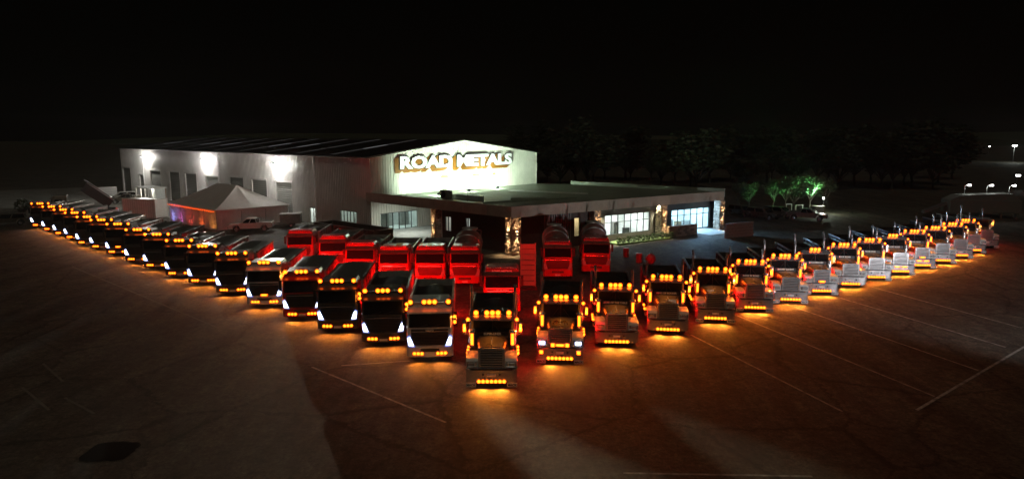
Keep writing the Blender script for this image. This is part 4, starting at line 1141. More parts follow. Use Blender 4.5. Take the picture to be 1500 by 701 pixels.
for i, (px, py) in enumerate(LROW):
    proto = {0: ct2, 3: ct3}.get(i, ct4 if i % 3 == 1 else ct5)
    if i == 4: proto = ct
    o = proto if proto.name not in used else copy_tree(proto)
    used.add(proto.name)
    p = onz(px, py, 0.25)
    o.location = (p.x, p.y, 0); o.rotation_euler = (0, 0, R(4 if i < 3 else 6))
    o.rotation_euler.z += R(vr.uniform(-1, 1)); drop([c for c in kids(o, 'mirror_lamp') if c.location.x < 0])
    if i in (5, 9, 13): drop(kids(o, 'mirror_lamp')[:1])
    if i in (6, 11): drop(kids(o, 'tarp_roll'))
    if i == 0:
        o['label'] = 'flat-nosed truck with white roof visor and open bin beside the lead truck'
        link('lettering', text_mesh('VOLVO', 0.12, 'lettering_dark', 0.004, 0.006), part(o, 'sun_visor'), (0, 0.14, 2.8), (math.pi / 2 - 1.0, 0, 0))
        link('lettering', text_mesh('VOLVO', 0.13, 'lettering_pale', 0.004, 0.006), part(o, 'grille'), (0, 0.005, 1.76), FACE_FRONT)
    elif i == 3: o['label'] = 'red flat-nosed tipper truck with lit headlights and grey tarp'
    elif i == 4: o['label'] = 'flat-nosed truck with a wide amber grille lamp next to the red one'
    elif i == len(LROW) - 1: o['label'] = 'flat-nosed truck at the far end of the flat-nosed row'
    else: o['label'] = f'dark flat-nosed truck with headlights on, {ORD[i]} along its row from the lead truck'
    o['group'] = 'flat-nosed trucks parked in the angled row'
    for hx, hp_ in {4: ((1.0, 4200),), 8: ((1.0, 350),)}.get(i, ()):      # wide spread headlights raking across the yard
        hl = light('raking_headlight', 'POINT', part(o, 'bumper'), (hx, -0.12, 1.05), hp_, (1.0, 0.78, 0.5), size=0.0)
        batwing(hl, (0.42, -0.9, 0), 2.2, 0.035)
    if i == 0:           # dipped beam running past the lead truck
        hl = light('dipped_headlight', 'POINT', part(o, 'bumper'), (-1.0, -0.12, 1.05), 62000, (1.0, 0.86, 0.56), size=0.06)
        batwing(hl, Vector((0.56, -0.83, 0)).normalized(), 2.2, 0.03, 0.983, 0.9995)
    if i in (4, 10): lamp(ME_LONG, part(o, 'grille'), 0, 0.0, 1.0, 'grille_lamp')
# lamps further out along the rows only glow
def dim_tail(o, k):
    bar = part(o, 'tail_bar')
    for c in bar.children:
        if c.type == 'LIGHT':
            key = ('dim', c.data.name.split('.')[0], k)
            if key not in _lights:
                d = c.data.copy(); d.energy *= k; _lights[key] = d
            c.data = _lights[key]
hb = {}
def dim_heads(o, k):
    for c in part(o, 'bumper').children:
        if c.type == 'LIGHT' and c.name.startswith('headlight'):
            if k not in hb:
                d = c.data.copy(); d.energy *= k; hb[k] = d
            c.data = hb[k]
lrow = [o for o in bpy.data.objects if o.name.startswith('flat_nosed_truck') and 'row' in o.get('group', '')]
for o in lrow:
    if o.location.x < -19: dim_tail(o, 0.006)
for o in lrow:
    if o.location.x > -14.5: dim_heads(o, 0.12)
for o in trucks[3:]: dim_tail(o, 0.006)
# unlit trucks between the rows: white cabs, red lamp wash put into the paint
m1 = thing('parked_truck', '', 'truck'); cabover(m1, 'load', False, 8.3, 'red_paint_and_wash')
m2 = thing('mixer_truck', '', 'truck'); cabover(m2, 'mixer', False, 8.0, 'red_paint_and_wash')
MROW = [((440, 383), m1, 'unlit tipper truck at the outer end of the red lit group, nearest the parked ute'), ((488, 394), m1, 'red lit unlit-lamp tipper truck, second from the outer end of its group'),
        ((528, 407), m1, 'red lit tipper truck in the middle of its group, third from the outer end'), ((577, 414), m1, 'red lit tipper truck in its group, fourth from the outer end'),
        ((630, 414), m1, 'red lit tipper truck in its group beside the mixer truck'), ((681, 414), m2, 'red lit concrete mixer truck beside the row of tippers'),
        ((817, 404), m2, 'red lit concrete mixer truck standing before the dark showroom wall'), ((873, 397), m2, 'red lit concrete mixer truck nearest the showroom window and hedge')]
for i, ((px, py), pr, lab) in enumerate(MROW):
    o = pr if pr.name not in used else copy_tree(pr)
    used.add(pr.name)
    p = onz(px, py, 0.35)
    o.location = (p.x, p.y, 0); o.rotation_euler = (0, 0, R([3, 2, 1, 0, 0, 0, -1, -4][i]))
    o['label'] = lab; o['group'] = 'unlit trucks between the two rows'
vt = thing('flat_nosed_truck', 'red lit flat-nosed truck with pale front lettering parked behind the lead truck', 'truck', (*onz(735, 455, 0.35).xy, 0)); cabover(vt, 'deck', False, 8.2, 'red_paint_and_wash')  # red of this cab also carries the red lamp wash
link('lettering', text_mesh('VOLVO', 0.22, 'lettering_pale', 0.004, 0.012), part(vt, 'grille'), (0, 0.0, 1.78), FACE_FRONT)
link('lettering', text_mesh('ROAD METALS', 0.2, 'lettering_pale', 0.004, 0.012), part(vt, 'cab'), (0, 0.37, 2.96), (math.pi / 2 - .3, 0, 0))
cr = part(vt, 'deck')
for k, (x, y, h) in enumerate(((-0.6, 3.6, 0.7), (0.4, 4.2, 0.5), (-0.3, 5.6, 0.9), (0.6, 6.4, 0.6))):
    MB().box(x - .45, x + .45, y - .5, y + .5, 1.2, 1.2 + h, bev=0.05).tube([(x - .4, y, 1.2 + h), (x - .4, y, 1.6 + h), (x + .4, y, 1.6 + h), (x + .4, y, 1.2 + h)], 0.03).build('pump_unit', 'dark_paint', cr)
# upright ramp
rp = onz(769, 425, 0)
ra = thing('folded_ramp', 'tall upright ramp panel glowing red behind the lead trucks', 'ramp', (rp.x + 0.25, rp.y + 0.6, 0))
for k in range(8):
    MB().box(-0.52, 0.52, -0.04, 0.04, 0.25 + 0.42 * k, 0.62 + 0.42 * k).build('tread_panel', 'fascia', ra)
for s in (-1, 1): MB().box(s * 0.56 - 0.05, s * 0.56 + 0.05, -0.08, 0.08, 0.0, 3.65).build('side_rail', 'fascia', ra)
MB().box(-0.7, 0.7, -0.5, 0.5, 0.0, 0.2, bev=0.02).build('foot', 'black_plastic', ra)
# tipping truck with raised bin in the yard
rt = thing('tipping_truck', 'dark truck with its tipping bin raised in the far yard', 'truck', (*onz(76, 317.5, 0).xy, 0), R(-62)); cabover(rt, 'raised', False, 8.3, 'dark_paint')
# dark bin trailer
q0, q1 = onz(474, 324, 2.5), onz(562, 337, 2.5)
tr = thing('bin_trailer', 'long black bin trailer parked behind the red lit trucks', 'trailer', ((q0.x + q1.x) / 2, (q0.y + q1.y) / 2, 0), math.atan2((q1 - q0).y, (q1 - q0).x) + math.pi / 2)
L_ = (q1 - q0).length
bd = tipper(tr, -L_ / 2, L_ / 2, 'none', 2.5, 'dark_paint')
for s in (-1, 1):
    for y in (-2.6, -1.4, 2.2, 3.4): wheel(tr, s * 1.02, y)
MB().box(-0.5, 0.5, -L_ / 2 + .3, L_ / 2 - .3, 0.8, 1.19).build('chassis', 'black_plastic', tr)
MB().tube([(-0.3, -L_ / 2 + .3, .9), (0, -L_ / 2 - 1.2, .85), (0.3, -L_ / 2 + .3, .9)], 0.06).build('drawbar', 'black_plastic', tr)
# ================================================================== smaller vehicles
def car(root, paint='white_paint', pickup=True, lights=False):
    w = 0.92
    zb = 1.05 if pickup else 0.95
    prof = [(-2.6, 0.45), (-2.62, 0.8), (-2.5, 0.95), (-1.3, zb), (2.55, zb), (2.6, 0.9), (2.58, 0.5), (2.15, 0.45), (2.05, 0.72), (1.85, 0.86), (1.5, 0.86), (1.3, 0.72), (1.2, 0.45), (-1.2, 0.42), (-1.3, 0.72), (-1.5, 0.86), (-1.85, 0.86), (-2.05, 0.72), (-2.15, 0.45)]
    MB().prism(prof, -w, w, 'x').build('body', paint, root)
    ge = 0.85 if pickup else 2.35
    r0 = [(-0.86, -1.35), (0.86, -1.35), (0.9, -1.1), (0.9, ge), (-0.9, ge), (-0.9, -1.1)]
    r1 = [(-0.66, -0.45), (0.66, -0.45), (0.72, -0.3), (0.72, ge - .25), (-0.72, ge - .25), (-0.72, -0.3)]
    g = MB().loft([[(x, y, zb) for x, y in r0], [(x, y, zb + 0.62) for x, y in r1]]).build('cabin', paint, root)
    def lerp(i, j, u, v):
        a = Vector((*r0[i], zb)).lerp(Vector((*r0[j], zb)), u); c = Vector((*r1[i], zb + .62)).lerp(Vector((*r1[j], zb + .62)), u)
        return a.lerp(c, v)
    def pane(i, j, u0, u1, name):
        pts = [lerp(i, j, u0, .1), lerp(i, j, u1, .1), lerp(i, j, u1, .88), lerp(i, j, u0, .88)]
        n = (pts[1] - pts[0]).cross(pts[3] - pts[0]).normalized() * 0.012
        c = sum(pts, Vector()) / 4
        if n.dot(Vector((c.x, c.y - (ge - .9) / 2, 0))) < 0: n = -n
        MB().add([p + n for p in pts] + [p - n for p in pts], [(0, 1, 2, 3), (0, 1, 5, 4), (1, 2, 6, 5), (2, 3, 7, 6), (3, 0, 4, 7)]).build(name, 'glass', g)
    pane(0, 1, 0.04, 0.96, 'windscreen'); pane(3, 4, 0.06, 0.94, 'rear_window')
    for i, j in ((2, 3), (5, 4)):
        pane(i, j, 0.03, 0.47, 'side_window'); pane(i, j, 0.53, 0.97, 'side_window')
    if pickup:
        MB().box(-0.78, 0.78, 0.95, 2.5, zb + 0.003, zb + 0.01).build('bed_floor', 'black_plastic', root)
        for s in (-1, 1): MB().box(s * 0.85 - .06, s * 0.85 + .06, 0.87, 2.55, zb, zb + 0.14, bev=0.02).build('bed_side', paint, root)
        MB().box(-0.79, 0.79, 2.47, 2.57, zb - .02, zb + 0.14, bev=0.02).build('tailgate', paint, root)
        MB().tube([(-0.75, 1.0, zb + .1), (-0.68, 1.05, zb + .62), (0.68, 1.05, zb + .62), (0.75, 1.0, zb + .1)], 0.035).build('roll_bar', 'black_plastic', root)
    for s in (-1, 1):
        for y in (-1.68, 1.68): wheel(root, s * 0.84, y, 0.515, 0.7)
        MB().box(s * 0.68 - .2, s * 0.68 + .2, -2.64, -2.55, 0.76, 0.92, bev=0.02).build('headlight', 'lens_off', root)
        MB().box(s * 0.78 - .1, s * 0.78 + .1, 2.57, 2.625, 0.7, 0.98, bev=0.015).build('tail_light', 'red_paint_and_wash', root)
        MB().box(s * 1.0 - .09, s * 1.0 + .09, -0.95, -0.8, zb + .05, zb + .22, bev=0.03).build('wing_mirror', paint, root)
    MB().box(-0.9, 0.9, -2.68, -2.5, 0.42, 0.68, bev=0.04).build('bumper', 'black_plastic', root)
    MB().box(-0.45, 0.45, -2.65, -2.58, 0.74, 0.9, bev=0.015).build('grille', 'black_plastic', root)
def place_car(px, py, rz, paint, pickup, label, name='parked_ute', group=None):
    p = onz(px, py, 0)
    o = thing(name, label, 'car' if not pickup else 'ute', (p.x, p.y, 0), rz, group); car(o, paint, pickup); return o
place_car(369, 338, R(-82), 'white_paint', True, 'pale double cab ute parked beside the marquee')
place_car(181, 293, R(-70), 'white_paint', False, 'white wagon parked furthest from the shipping container', 'parked_car', 'cars by the site hut')
place_car(186, 297.5, R(-70), 'dark_paint', True, 'dark ute parked between the white wagon and the shipping container', 'parked_ute', 'cars by the site hut')
place_car(1087, 316, R(20), 'dark_paint', False, 'dark car with a glinting windscreen behind the concrete wall', 'parked_car', 'cars under the lit trees')
place_car(1117, 320, R(35), 'dark_paint', False, 'dark wagon parked between the glinting car and the fenced trees', 'parked_car', 'cars under the lit trees')
place_car(1142, 318, R(38), 'dark_paint', False, 'dark wagon parked below the lit tree trunks', 'parked_car', 'cars under the lit trees')
place_car(1182, 322, R(60), 'dark_paint', True, 'dark ute below the green lit tree', 'parked_ute', 'cars under the lit trees')
place_car(9, 330, R(-60), 'dark_paint', False, 'dark car in the shadow past the end of the flat-nosed row', 'parked_car')
# box trailer
bx = onz(424, 333, 0)
t = thing('box_trailer', 'small enclosed box trailer beside the pale ute', 'trailer', (bx.x, bx.y + .8, 0), R(-80))
MB().box(-0.85, 0.85, -1.3, 1.3, 0.5, 1.75, bev=0.03).build('box', 'concrete', t)
MB().box(-0.88, 0.88, -1.33, 1.33, 1.751, 1.8).build('lid', 'fabric', t)
MB().tube([(-0.4, -1.3, .5), (0, -2.2, .48), (0.4, -1.3, .5)], 0.04).build('drawbar', 'black_plastic', t)
for s in (-1, 1): wheel(t, s * 0.95, 0.1, 0.515, 0.6)
# container
ctn0, ctn1 = onz(184, 319, 0), onz(232, 321, 0)
ang = math.atan2((ctn1 - ctn0).y, (ctn1 - ctn0).x)
t = thing('shipping_container', 'pale ribbed shipping container at the end of the marquee', 'container', tuple((ctn0 + ctn1) / 2 + Vector((0, 1.2, 0))), ang)
cl = (ctn1 - ctn0).length
MB().box(-cl / 2 + .05, cl / 2 - .05, -1.15, 1.15, 0.12, 2.75).build('shell', 'white_paint', t)
for k in range(14):
    x = -cl / 2 + .15 + (cl - .3) * (k + .5) / 14
    MB().box(x - .07, x + .07, -1.19, -1.151, 0.2, 2.68).build('rib', 'white_paint', t)
for s in (-1, 1):
    for e in (-1, 1): MB().box(s * (cl / 2 - .08) - .08, s * (cl / 2 - .08) + .08, e * 1.14 - .08, e * 1.14 + .08, 0, 2.85, bev=0.01).build('corner_post', 'white_paint', t)
MB().box(-cl / 2, cl / 2, -1.225, -1.1, 2.7, 2.84).build('top_rail', 'white_paint', t)
MB().box(-cl / 2 + .16, cl / 2 - .16, -1.21, -1.1, 0.02, 0.16).build('bottom_rail', 'steel', t)
# site hut with lit porch
hp = onz(211, 300, 0); hu = math.atan2(-U.y, -U.x)
t = thing('site_hut', 'roofed site hut with a brightly lit doorway in front of the depot wall', 'hut', (hp.x, hp.y + 3, 0), hu)
MB().box(-3.0, 3.0, -1.8, 1.4, 2.75, 2.92).build('roof', 'fabric', t)
MB().box(-2.9, 2.9, 1.1, 1.3, 0, 2.74).build('back_wall', 'timber', t)
MB().box(1.6, 2.9, -0.6, 1.1, 0, 2.74).build('cabin', 'interior', t)
for x in (-2.8, -0.6, 1.2, 2.8): MB().box(x - .06, x + .06, -1.7, -1.58, 0, 2.74).build('post', 'fabric', t)
MB().box(0.5, 1.2, 1.0, 1.09, 0.05, 2.1).build('door', 'red_paint_and_wash', t)
MB().lathe((1.0, -1.0, 2.74), (0, 0, -1), [(0, .12), (.05, .14), (.1, .1)], 10).build('ceiling_lamp', 'led_white', t)
light('porch_light', 'POINT', t, (1.0, -1.0, 2.5), 260, (1, 0.95, 0.8), size=0.12)
# ================================================================== marquee
F = onz(318, 338, 0); mw, ml, me_, mr = 9.9, 14.5, 2.6, 5.3
T = thing('marquee', 'white hipped event marquee with coloured light on its walls', 'marquee', tuple(F), math.atan2(U.y, U.x))
# local x along U (away left), local -y = V (towards the depot)
sy = -1 if (Matrix.Rotation(math.atan2(U.y, U.x), 3, 'Z') @ Vector((0, 1, 0))).dot(V) < 0 else 1
def mp(x, y, z): return (x, sy * y, z)
ridge0, ridge1 = (4.3, mw / 2), (ml - 4.3, mw / 2)
o_ = 0.18
cs = [(-o_, -o_), (ml + o_, -o_), (ml + o_, mw + o_), (-o_, mw + o_)]
def sag(a, b_, n, k):
    return a.lerp(b_, k / n)
def roof_panel(pts, name):
    # pts: eave-left, eave-right, top-right, top-left; a slack fabric panel
    b = MB(); n = 8; vs = []; fs = []
    P = [Vector(p) for p in pts]
    for i in range(n + 1):
        for j in range(n + 1):
            u, v = i / n, j / n
            p = P[0].lerp(P[1], u).lerp(P[3].lerp(P[2], u), v)
            p.z -= 0.22 * math.sin(math.pi * v) * (0.55 + 0.45 * math.sin(math.pi * u))
            vs.append(p)
    for i in range(n):
        for j in range(n):
            a = i * (n + 1) + j; fs.append((a, a + 1, a + n + 2, a + n + 1))
    b.add(vs, fs, 0, True); b.build(name, 'fabric', T)
E_ = lambda c: mp(c[0], c[1], me_)
Rg = lambda c: mp(c[0], c[1], mr)
for k in range(3):
    xa, xb = -o_ + (ml + 2 * o_) * k / 3, -o_ + (ml + 2 * o_) * (k + 1) / 3
    ra_, rb_ = ridge0[0] + (ridge1[0] - ridge0[0]) * k / 3, ridge0[0] + (ridge1[0] - ridge0[0]) * (k + 1) / 3
    roof_panel([mp(xa, -o_, me_), mp(xb, -o_, me_), mp(rb_, mw / 2, mr), mp(ra_, mw / 2, mr)], 'roof_panel')
    roof_panel([mp(xa, mw + o_, me_), mp(xb, mw + o_, me_), mp(rb_, mw / 2, mr), mp(ra_, mw / 2, mr)], 'roof_panel')
for k in range(2):
    ya, yb = -o_ + (mw + 2 * o_) * k / 2, -o_ + (mw + 2 * o_) * (k + 1) / 2
    roof_panel([mp(-o_, ya, me_), mp(-o_, yb, me_), mp(ridge0[0], mw / 2, mr), mp(ridge0[0], mw / 2, mr)], 'roof_panel')
    roof_panel([mp(ml + o_, ya, me_), mp(ml + o_, yb, me_), mp(ridge1[0], mw / 2, mr), mp(ridge1[0], mw / 2, mr)], 'roof_panel')
def side(p, q, n, name='wall_panel'):
    p, q = Vector((*p, 0)), Vector((*q, 0))
    for k in range(n):
        a, c = p.lerp(q, k / n), p.lerp(q, (k + 1) / n)
        b = MB(); m = 14; vs = []
        dn = Vector((-(c - a).y, (c - a).x, 0)).normalized()
        for i in range(m + 1):
            w_ = a.lerp(c, i / m) + dn * 0.035 * math.sin(i * 2.4 + k)
            vs += [mp(w_.x, w_.y, 0.03), mp(w_.x, w_.y, me_ - 0.12)]
        b.add(vs, [(2 * i, 2 * i + 2, 2 * i + 3, 2 * i + 1) for i in range(m)], 0, True); b.build(name, 'fabric', T)
        v0, v1 = mp(a.x, a.y, me_ - 0.25), mp(c.x, c.y, me_ - 0.25)
        MB().add([mp(a.x - dn.x * .1, a.y - dn.y * .1, me_ - .28), mp(c.x - dn.x * .1, c.y - dn.y * .1, me_ - .28), mp(c.x - dn.x * .17, c.y - dn.y * .17, me_ + .0), mp(a.x - dn.x * .17, a.y - dn.y * .17, me_ + .0)], [(0, 1, 2, 3)]).build('valance', 'fabric', T)
        MB().cyl(mp(a.x, a.y, 0), mp(a.x, a.y, me_ - .02), 0.045, n=8).build('pole', 'steel', T)
side((0, 0), (ml, 0), 4); side((ml, 0), (ml, mw), 3); side((ml, mw), (0, mw), 4); side((0, mw), (0, 0), 3)
fs_ = MB(); rng = random.Random(6)
for k in range(24):
    x = ml * k / 23
    fs_.lathe(mp(x, -0.32, me_ - 0.12 - 0.05 * abs(math.sin(k * .8))), (0, 0, -1), [(0, .015), (.03, .035), (.06, .02)], 6)
fo = fs_.build('festoon_bulbs', 'amber_core', T); fo['kind'] = 'stuff'
for x, col, e in ((1.0, (1, 0.32, 0.05), 40), (4.3, (1, 0.13, 0.02), 45), (7.8, (1, 0.08, 0.06), 45), (11.0, (0.75, 0.15, 0.6), 40), (13.4, (0.35, 0.35, 1.0), 55)):
    up = thing('uplight', '', 'lamp', (0, 0, 0))
    w_ = Matrix.Translation(F) @ Matrix.Rotation(math.atan2(U.y, U.x), 4, 'Z') @ Vector(mp(x, -1.1, 0))
    up.location = w_; up.rotation_euler = (0, 0, math.atan2(U.y, U.x))
    MB().lathe((0, 0, 0), (0, 0, 1), [(0, .12), (.04, .13), (.2, .1), (.24, .09), (.2, .07)], 10).build('lamp_body', 'black_plastic', up)
    MB().box(-.14, .14, -.03, .03, 0, 0.03).build('base', 'black_plastic', up)
    s_ = light('uplight_beam', 'SPOT', up, (0, 0, 0.27), e, col, size=0.05, spot=R(130), blend=0.9)
    aim(s_, mp(0, 1.0, 1.0))
    up['label'] = {1.0: 'small uplight casting amber light at the front corner of the marquee', 4.3: 'small uplight casting orange red light on the marquee wall', 7.8: 'small uplight casting deep red light on the marquee wall', 11.0: 'small uplight casting magenta light on the marquee wall', 13.4: 'small uplight casting blue violet light near the shipping container'}[x]
    up['group'] = 'coloured uplights along the marquee'
# ================================================================== trees
dm('bark_dark', (0.06, 0.05, 0.04), 0.9, 0, var=0.3, scale=8)
def tree_mesh(h, r, n, seed, mk, leaf=0.22):
    rng = random.Random(seed)
    t = MB(); th = h * (0.42 if leaf < .3 else 0.3)
    pts = [Vector((0, 0, 0))]
    for k in range(1, 6): pts.append(Vector((rng.uniform(-.06, .06) * k, rng.uniform(-.06, .06) * k, th * k / 5)))
    for k in range(5): t.cyl(pts[k], pts[k + 1], 0.028 * h * (1 - .12 * k), 0.028 * h * (1 - .12 * (k + 1)), 8)
    clumps = []
    for k in range(9 if leaf < .3 else 16):
        a = k * 2.4 + rng.uniform(-.3, .3); e = rng.uniform(0.25, 0.95)
        st = pts[rng.choice((3, 4, 5))]
        en = Vector((math.cos(a) * r * rng.uniform(.35, .85), math.sin(a) * r * rng.uniform(.35, .85), th + (h - th) * e * .9))
        md = st.lerp(en, .5) + Vector((0, 0, -.12 * h * .3))
        t.cyl(st, md, 0.013 * h, 0.009 * h, 6); t.cyl(md, en, 0.009 * h, 0.004 * h, 5)
        clumps.append((en, rng.uniform(.28, .5) * r)); clumps.append((md.lerp(en, .6) + Vector((rng.uniform(-.4, .4), rng.uniform(-.4, .4), .2)), rng.uniform(.2, .4) * r))
    f = MB()
    for _ in range(n):
        c, cr_ = rng.choice(clumps)
        v = Vector((rng.gauss(0, 1), rng.gauss(0, 1), rng.gauss(0, .8))).normalized() * cr_ * rng.uniform(.45, 1.05)
        p = c + v
        q = Matrix.Rotation(rng.uniform(0, 6.28), 3, 'Z') @ Matrix.Rotation(rng.uniform(-1.2, 1.2), 3, 'X')
        s = leaf * rng.uniform(.6, 1.3)
        f.add([p + q @ Vector(w) for w in ((-s, 0, 0), (0, -s * .45, 0.03), (s, 0, 0), (0, s * .45, .03))], [(0, 1, 2, 3)])
    return t.mesh('trunk', 'bark' if leaf < .3 else 'bark_dark'), f.mesh('crown', mk)
TM = [tree_mesh(6.0, 2.4, 1500, 11 + k, 'leaf_a') for k in range(3)]
TB = [tree_mesh(11.0, 5.2, 5200, 31 + k, 'leaf_b', 0.5) for k in range(3)]
near = [(1082, 306.5), (1096, 307), (1132, 306), (1150, 306), (1163, 312), (1186, 309), (1206, 306)]
for i, (px, py) in enumerate(near):
    p = onz(px, py, 0)
    lab = ['young tree in darkness nearest the end of the showroom wing', 'young tree second out from the end of the showroom wing', 'young tree behind the parked dark wagon', 'young tree at the white rail fence', 'young tree with forked pale trunk between the rails', 'young tree glowing green above the pale crate', 'young tree past the green glowing one with pale trunk'][i]
    t = thing('young_tree', lab, 'tree', (p.x, p.y, 0), i * 1.3, 'young trees along the fence')
    a, c = TM[i % 3]
    s = (0.72, .75, .8, .85, 0.95, .95, .85)[i]
    link('trunk', a, t, None, None, (s, s, s)); link('crown', c, t, None, None, (s, s, s))
gl = onz(1197, 309, 0)
g = thing('garden_floodlight', 'green floodlight on a stake among the young trees', 'floodlight', (gl.x - .2, gl.y - 2.2, 0), R(30))
MB().cyl((0, 0, 0), (0, 0, 2.2), 0.03, n=8).build('stake', 'frame_dark', g)
MB().box(-.18, .18, -.06, .08, 2.1, 2.4, bev=.02).build('lamp_housing', 'frame_dark', g)
MB().box(-.16, .16, -.075, -.061, 2.12, 2.38).build('lamp_lens', 'led_white', g)
aim(light('green_light', 'SPOT', g, (-0.1, 0.1, 2.3), 9000, (0.28, 1.0, 0.36), size=.0, spot=R(110), blend=.6), (-0.6, 0.9, 1.0))
light('trunk_light', 'POINT', g, (-1.5, -1.4, 2.0), 350, (0.9, 1.0, 0.8), size=.0)
rng = random.Random(17)
for i in range(34):
    px = 780 + i * 19 + rng.uniform(-8, 8); Y = rng.uniform(140, 190)
    x = (px - 750) / FPX * Y * _c
    s = rng.uniform(.65, 1.3)
    t = thing('dark_tree', 'tall dark tree in the unlit belt behind the showroom wing', 'tree', (x, Y, 0), rng.uniform(0, 6), 'dark tree belt')
    a, c = TB[i % 3]
    link('trunk', a, t, None, None, (s, s, s)); link('crown', c, t, None, None, (s, s, s * rng.uniform(.9, 1.1)))
# rail fence and crate by the trees
for i, (p0, p1, py) in enumerate(((1151, 1160, 304), (1165, 1176, 305.5))):
    a, c = onz(p0, py + 4, 0), onz(p1, py + 4, 0)
    L1 = (c - a).length
    t = thing('rail_fence', ['white rail hoop left of the forked pale trunk', 'white rail hoop between the forked trunk and the green lit tree'][i], 'fence', tuple(a), math.atan2((c - a).y, (c - a).x))
    MB().box(0, L1, -.05, .05, .95, 1.05, bev=.01).build('rail', 'fabric', t)
    for x in (0.06, L1 - .06): MB().box(x - .05, x + .05, -.045, .045, 0, .949).build('post', 'fabric', t)
p = onz(1197, 313, 0)
t = thing('storage_crate', 'pale storage crate beside the green lit tree', 'crate', (p.x, p.y, 0), R(8))
for k in range(5): MB().box(-.85, .85, -.6, .6, .05 + .24 * k, .27 + .24 * k, bev=.01).build('plank', 'concrete', t)
for s in (-1, 1): MB().box(s * .8 - .05, s * .8 + .05, -.65, -.601, 0, 1.28).build('batten', 'timber', t)
# ================================================================== far right plant
pp_ = onz(1437, 318, 0)
t = thing('crushing_plant', 'pale green conveyor plant with white work lights beyond the bonneted row', 'plant', (pp_.x, pp_.y, 0), R(-8))
MB().box(-5, 4.5, -1.5, 1.5, 0.8, 2.6, bev=.05).build('plant_body', 'door_grey', t)
MB().prism([(-5, 2.6), (4.5, 2.6), (3.2, 3.6), (-3.6, 3.3)], -1.4, 1.4, 'y').build('hopper', 'door_grey', t)
MB().prism([(-8, .5), (-4, 2.3), (-4, 2.6), (-8, .9)], -.5, .5, 'y').build('conveyor', 'steel', t)
for x in (-4, -1, 2, 4): MB().box(x - .12, x + .12, -1.3, -1.05, 0, .8).build('leg', 'steel', t)
for x in (-2.6, 0.4, 3.4):
    MB().tube([(x, 0, 3.3), (x, 0, 4.6), (x + .5, 0, 4.8)], .05).build('lamp_mast', 'steel', t)
    MB().box(x + .35, x + .75, -.2, .1, 4.6, 4.78, bev=.02).build('work_lamp', 'led_white', t)
    light('work_light', 'POINT', t, (x + .5, -.3, 4.3), 22, (.85, 1, .92), size=.1)
# distant yard lights on poles and hills
struct(MB().add([(-700, 900, -1), (-300, 860, 14), (0, 900, 8), (260, 820, 10), (420, 760, 9), (560, 760, 15), (760, 780, 9), (900, 800, 12), (900, 1100, -1), (-700, 1100, -1), (900, 700, -1), (-700, 700, -1)], [(11, 10, 7, 6, 5, 4, 3, 2, 1, 0), (0, 1, 2, 3, 4, 5, 6, 7, 8, 9)]).build('hills', 'leaf_b'))
for i, (px, py, Y, lab) in enumerate(((1486, 214, 300, 'brightest far yard lamp on a tall pole beyond the plant'), (1449, 215, 420, 'tiny far lamp on a pole left of the brightest one'), (1490, 258, 150, 'far lamp on a pole behind the conveyor plant'))):
    d = ray(px, py); q = Vector((0, 0, HC)) + d * (Y / d.y)
    t = thing('yard_lamp', lab, 'lamp post', (q.x, q.y, 0), 0, 'far lamp posts')
    MB().cyl((0, 0, 0), (0, 0, q.z), .12, .07, 8).build('pole', 'steel', t)
    MB().box(-.7 - .5 * (i == 0), .7 + .5 * (i == 0), -.3, .3, q.z, q.z + .35, bev=.05).build('lamp_head', 'frame_dark', t)
    MB().box(-.5 - .5 * (i == 0), .5 + .5 * (i == 0), -.33, -.301, q.z + .02, q.z + .33).build('lamp_lens', 'led_white', t)
    if i == 0: light('yard_light', 'POINT', t, (0, -1, q.z - .3), 1500, (.9, 1, .9), size=.3)
# added out-of-view floodlight mast, only there to light the fronts of the bonneted row
ym = thing('added_floodlight_mast', 'unseen added floodlight mast facing the bonneted trucks', 'floodlight', (44, 14, 0), R(20))
MB().cyl((0, 0, 0), (0, 0, 3.3), .06, .05, 8).build('mast', 'steel', ym)
MB().box(-.6, .6, -.9, .9, .3, 1.1, bev=.05).build('generator', 'bin_paint', ym)
for s in (-1, 1): wheel(ym, s * .72, 0, .515, .6)
hd = MB().box(-.5, .5, -.1, .1, 3.0, 3.5, bev=.03).build('lamp_housing', 'frame_dark', ym)
sp = light('added_mast_beam', 'SPOT', ym, (0, .25, 3.25), L_YARD, (.95, .95, 1.0), size=.25, spot=R(52), blend=.5)
tg = Vector((31, 58, 2.0)) - Vector((44, 14, 3.25)); tg.rotate(Matrix.Rotation(-R(20), 3, 'Z')); aim(sp, tg)
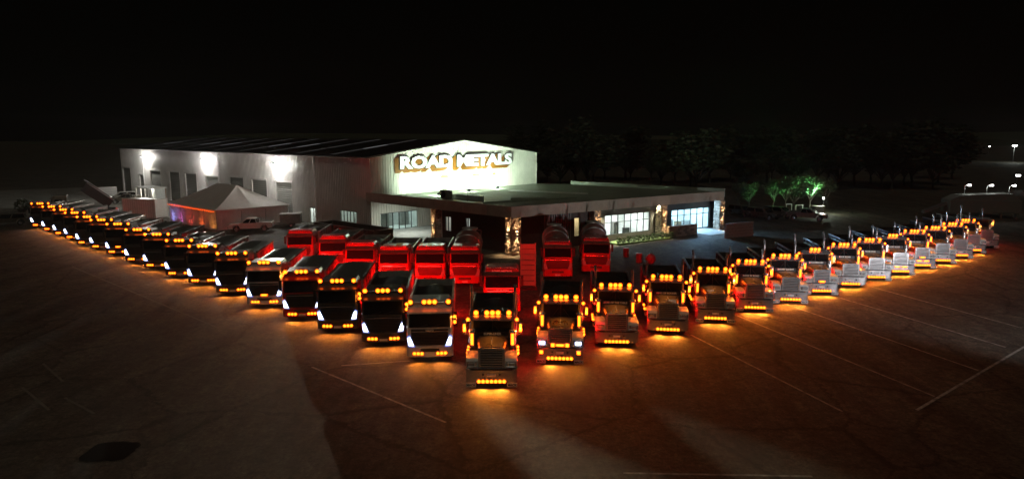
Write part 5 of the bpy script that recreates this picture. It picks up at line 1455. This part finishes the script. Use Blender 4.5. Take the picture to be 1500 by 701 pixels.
# red drums and small things on the forecourt
for i, (px, py, lab) in enumerate(((953, 386, 'round red ball float sitting on the forecourt below the hedge'), (917, 376, 'dark red drum close under the hedge shrubs'), (936, 384, 'dark red drum between the hedge and the round red float'))):
    p = onz(px, py, 0)
    if i == 0:
        t = thing('ball_float', lab, 'float', (p.x, p.y, 0))
        MB().lathe((0, 0, 0), (0, 0, 1), [(0, .12), (.06, .3), (.25, .46), (.5, .5), (.75, .42), (.92, .2), (.96, .06)], 16).build('float_body', 'red_paint_and_wash', t)
        MB().tube([(0, 0, .95), (0, 0, 1.06)], .05).build('lifting_eye', 'steel', t)
    else:
        t = thing('drum', lab, 'drum', (p.x, p.y, 0))
        MB().lathe((0, 0, 0), (0, 0, 1), [(0, .28), (.02, .29), (.28, .29), (.3, .305), (.32, .29), (.6, .29), (.62, .305), (.64, .29), (.86, .29), (.88, .27)], 16).build('drum_body', 'red_paint_and_wash', t)
        MB().cyl((.12, 0, .88), (.12, 0, .9), .04, n=8).build('bung', 'steel', t)
p = onz(36, 325, 0)
t = thing('round_shrub', 'small dark round topped shrub past the end of the flat-nosed row', 'shrub', (p.x, p.y, 0))
link('foliage', leaf_ball('foliage', 1.0, 1.0, 500, .18, 'leaf_b', 8), t, (0, 0, 1.3)); MB().cyl((0, 0, 0), (0, 0, 1.6), .12, .08, 8).build('stem', 'bark', t)
f0, f1 = onz(136, 290, 0), onz(172, 288, 0)
block_wall('yard_wall', f0, f1, 2.0, .3, 'low grey block wall behind the white wagon at the depot corner', 'wall', 'concrete', .5, 1.5)

# ================================================================== added thin volume round the whole yard, imitates lens bloom at the lamps
def bloom_haze_material():
    m = bpy.data.materials.new('bloom_haze'); m.use_nodes = True
    nt = m.node_tree; nt.nodes.clear()
    out = nt.nodes.new('ShaderNodeOutputMaterial'); pv = nt.nodes.new('ShaderNodeVolumePrincipled')
    pv.inputs['Color'].default_value = (0.9, 0.9, 0.88, 1); pv.inputs['Density'].default_value = BLOOM_HAZE; pv.inputs['Anisotropy'].default_value = 0.5
    nt.links.new(pv.outputs[0], out.inputs['Volume'])
    return m
BLOOM_HAZE = 0.00025
if BLOOM_HAZE > 0:
    M['bloom_haze'] = bloom_haze_material()
    hz = MB().box(-260, 420, -40, 700, -1.5, 22.0).build('bloom_haze', 'bloom_haze'); hz['kind'] = 'stuff'
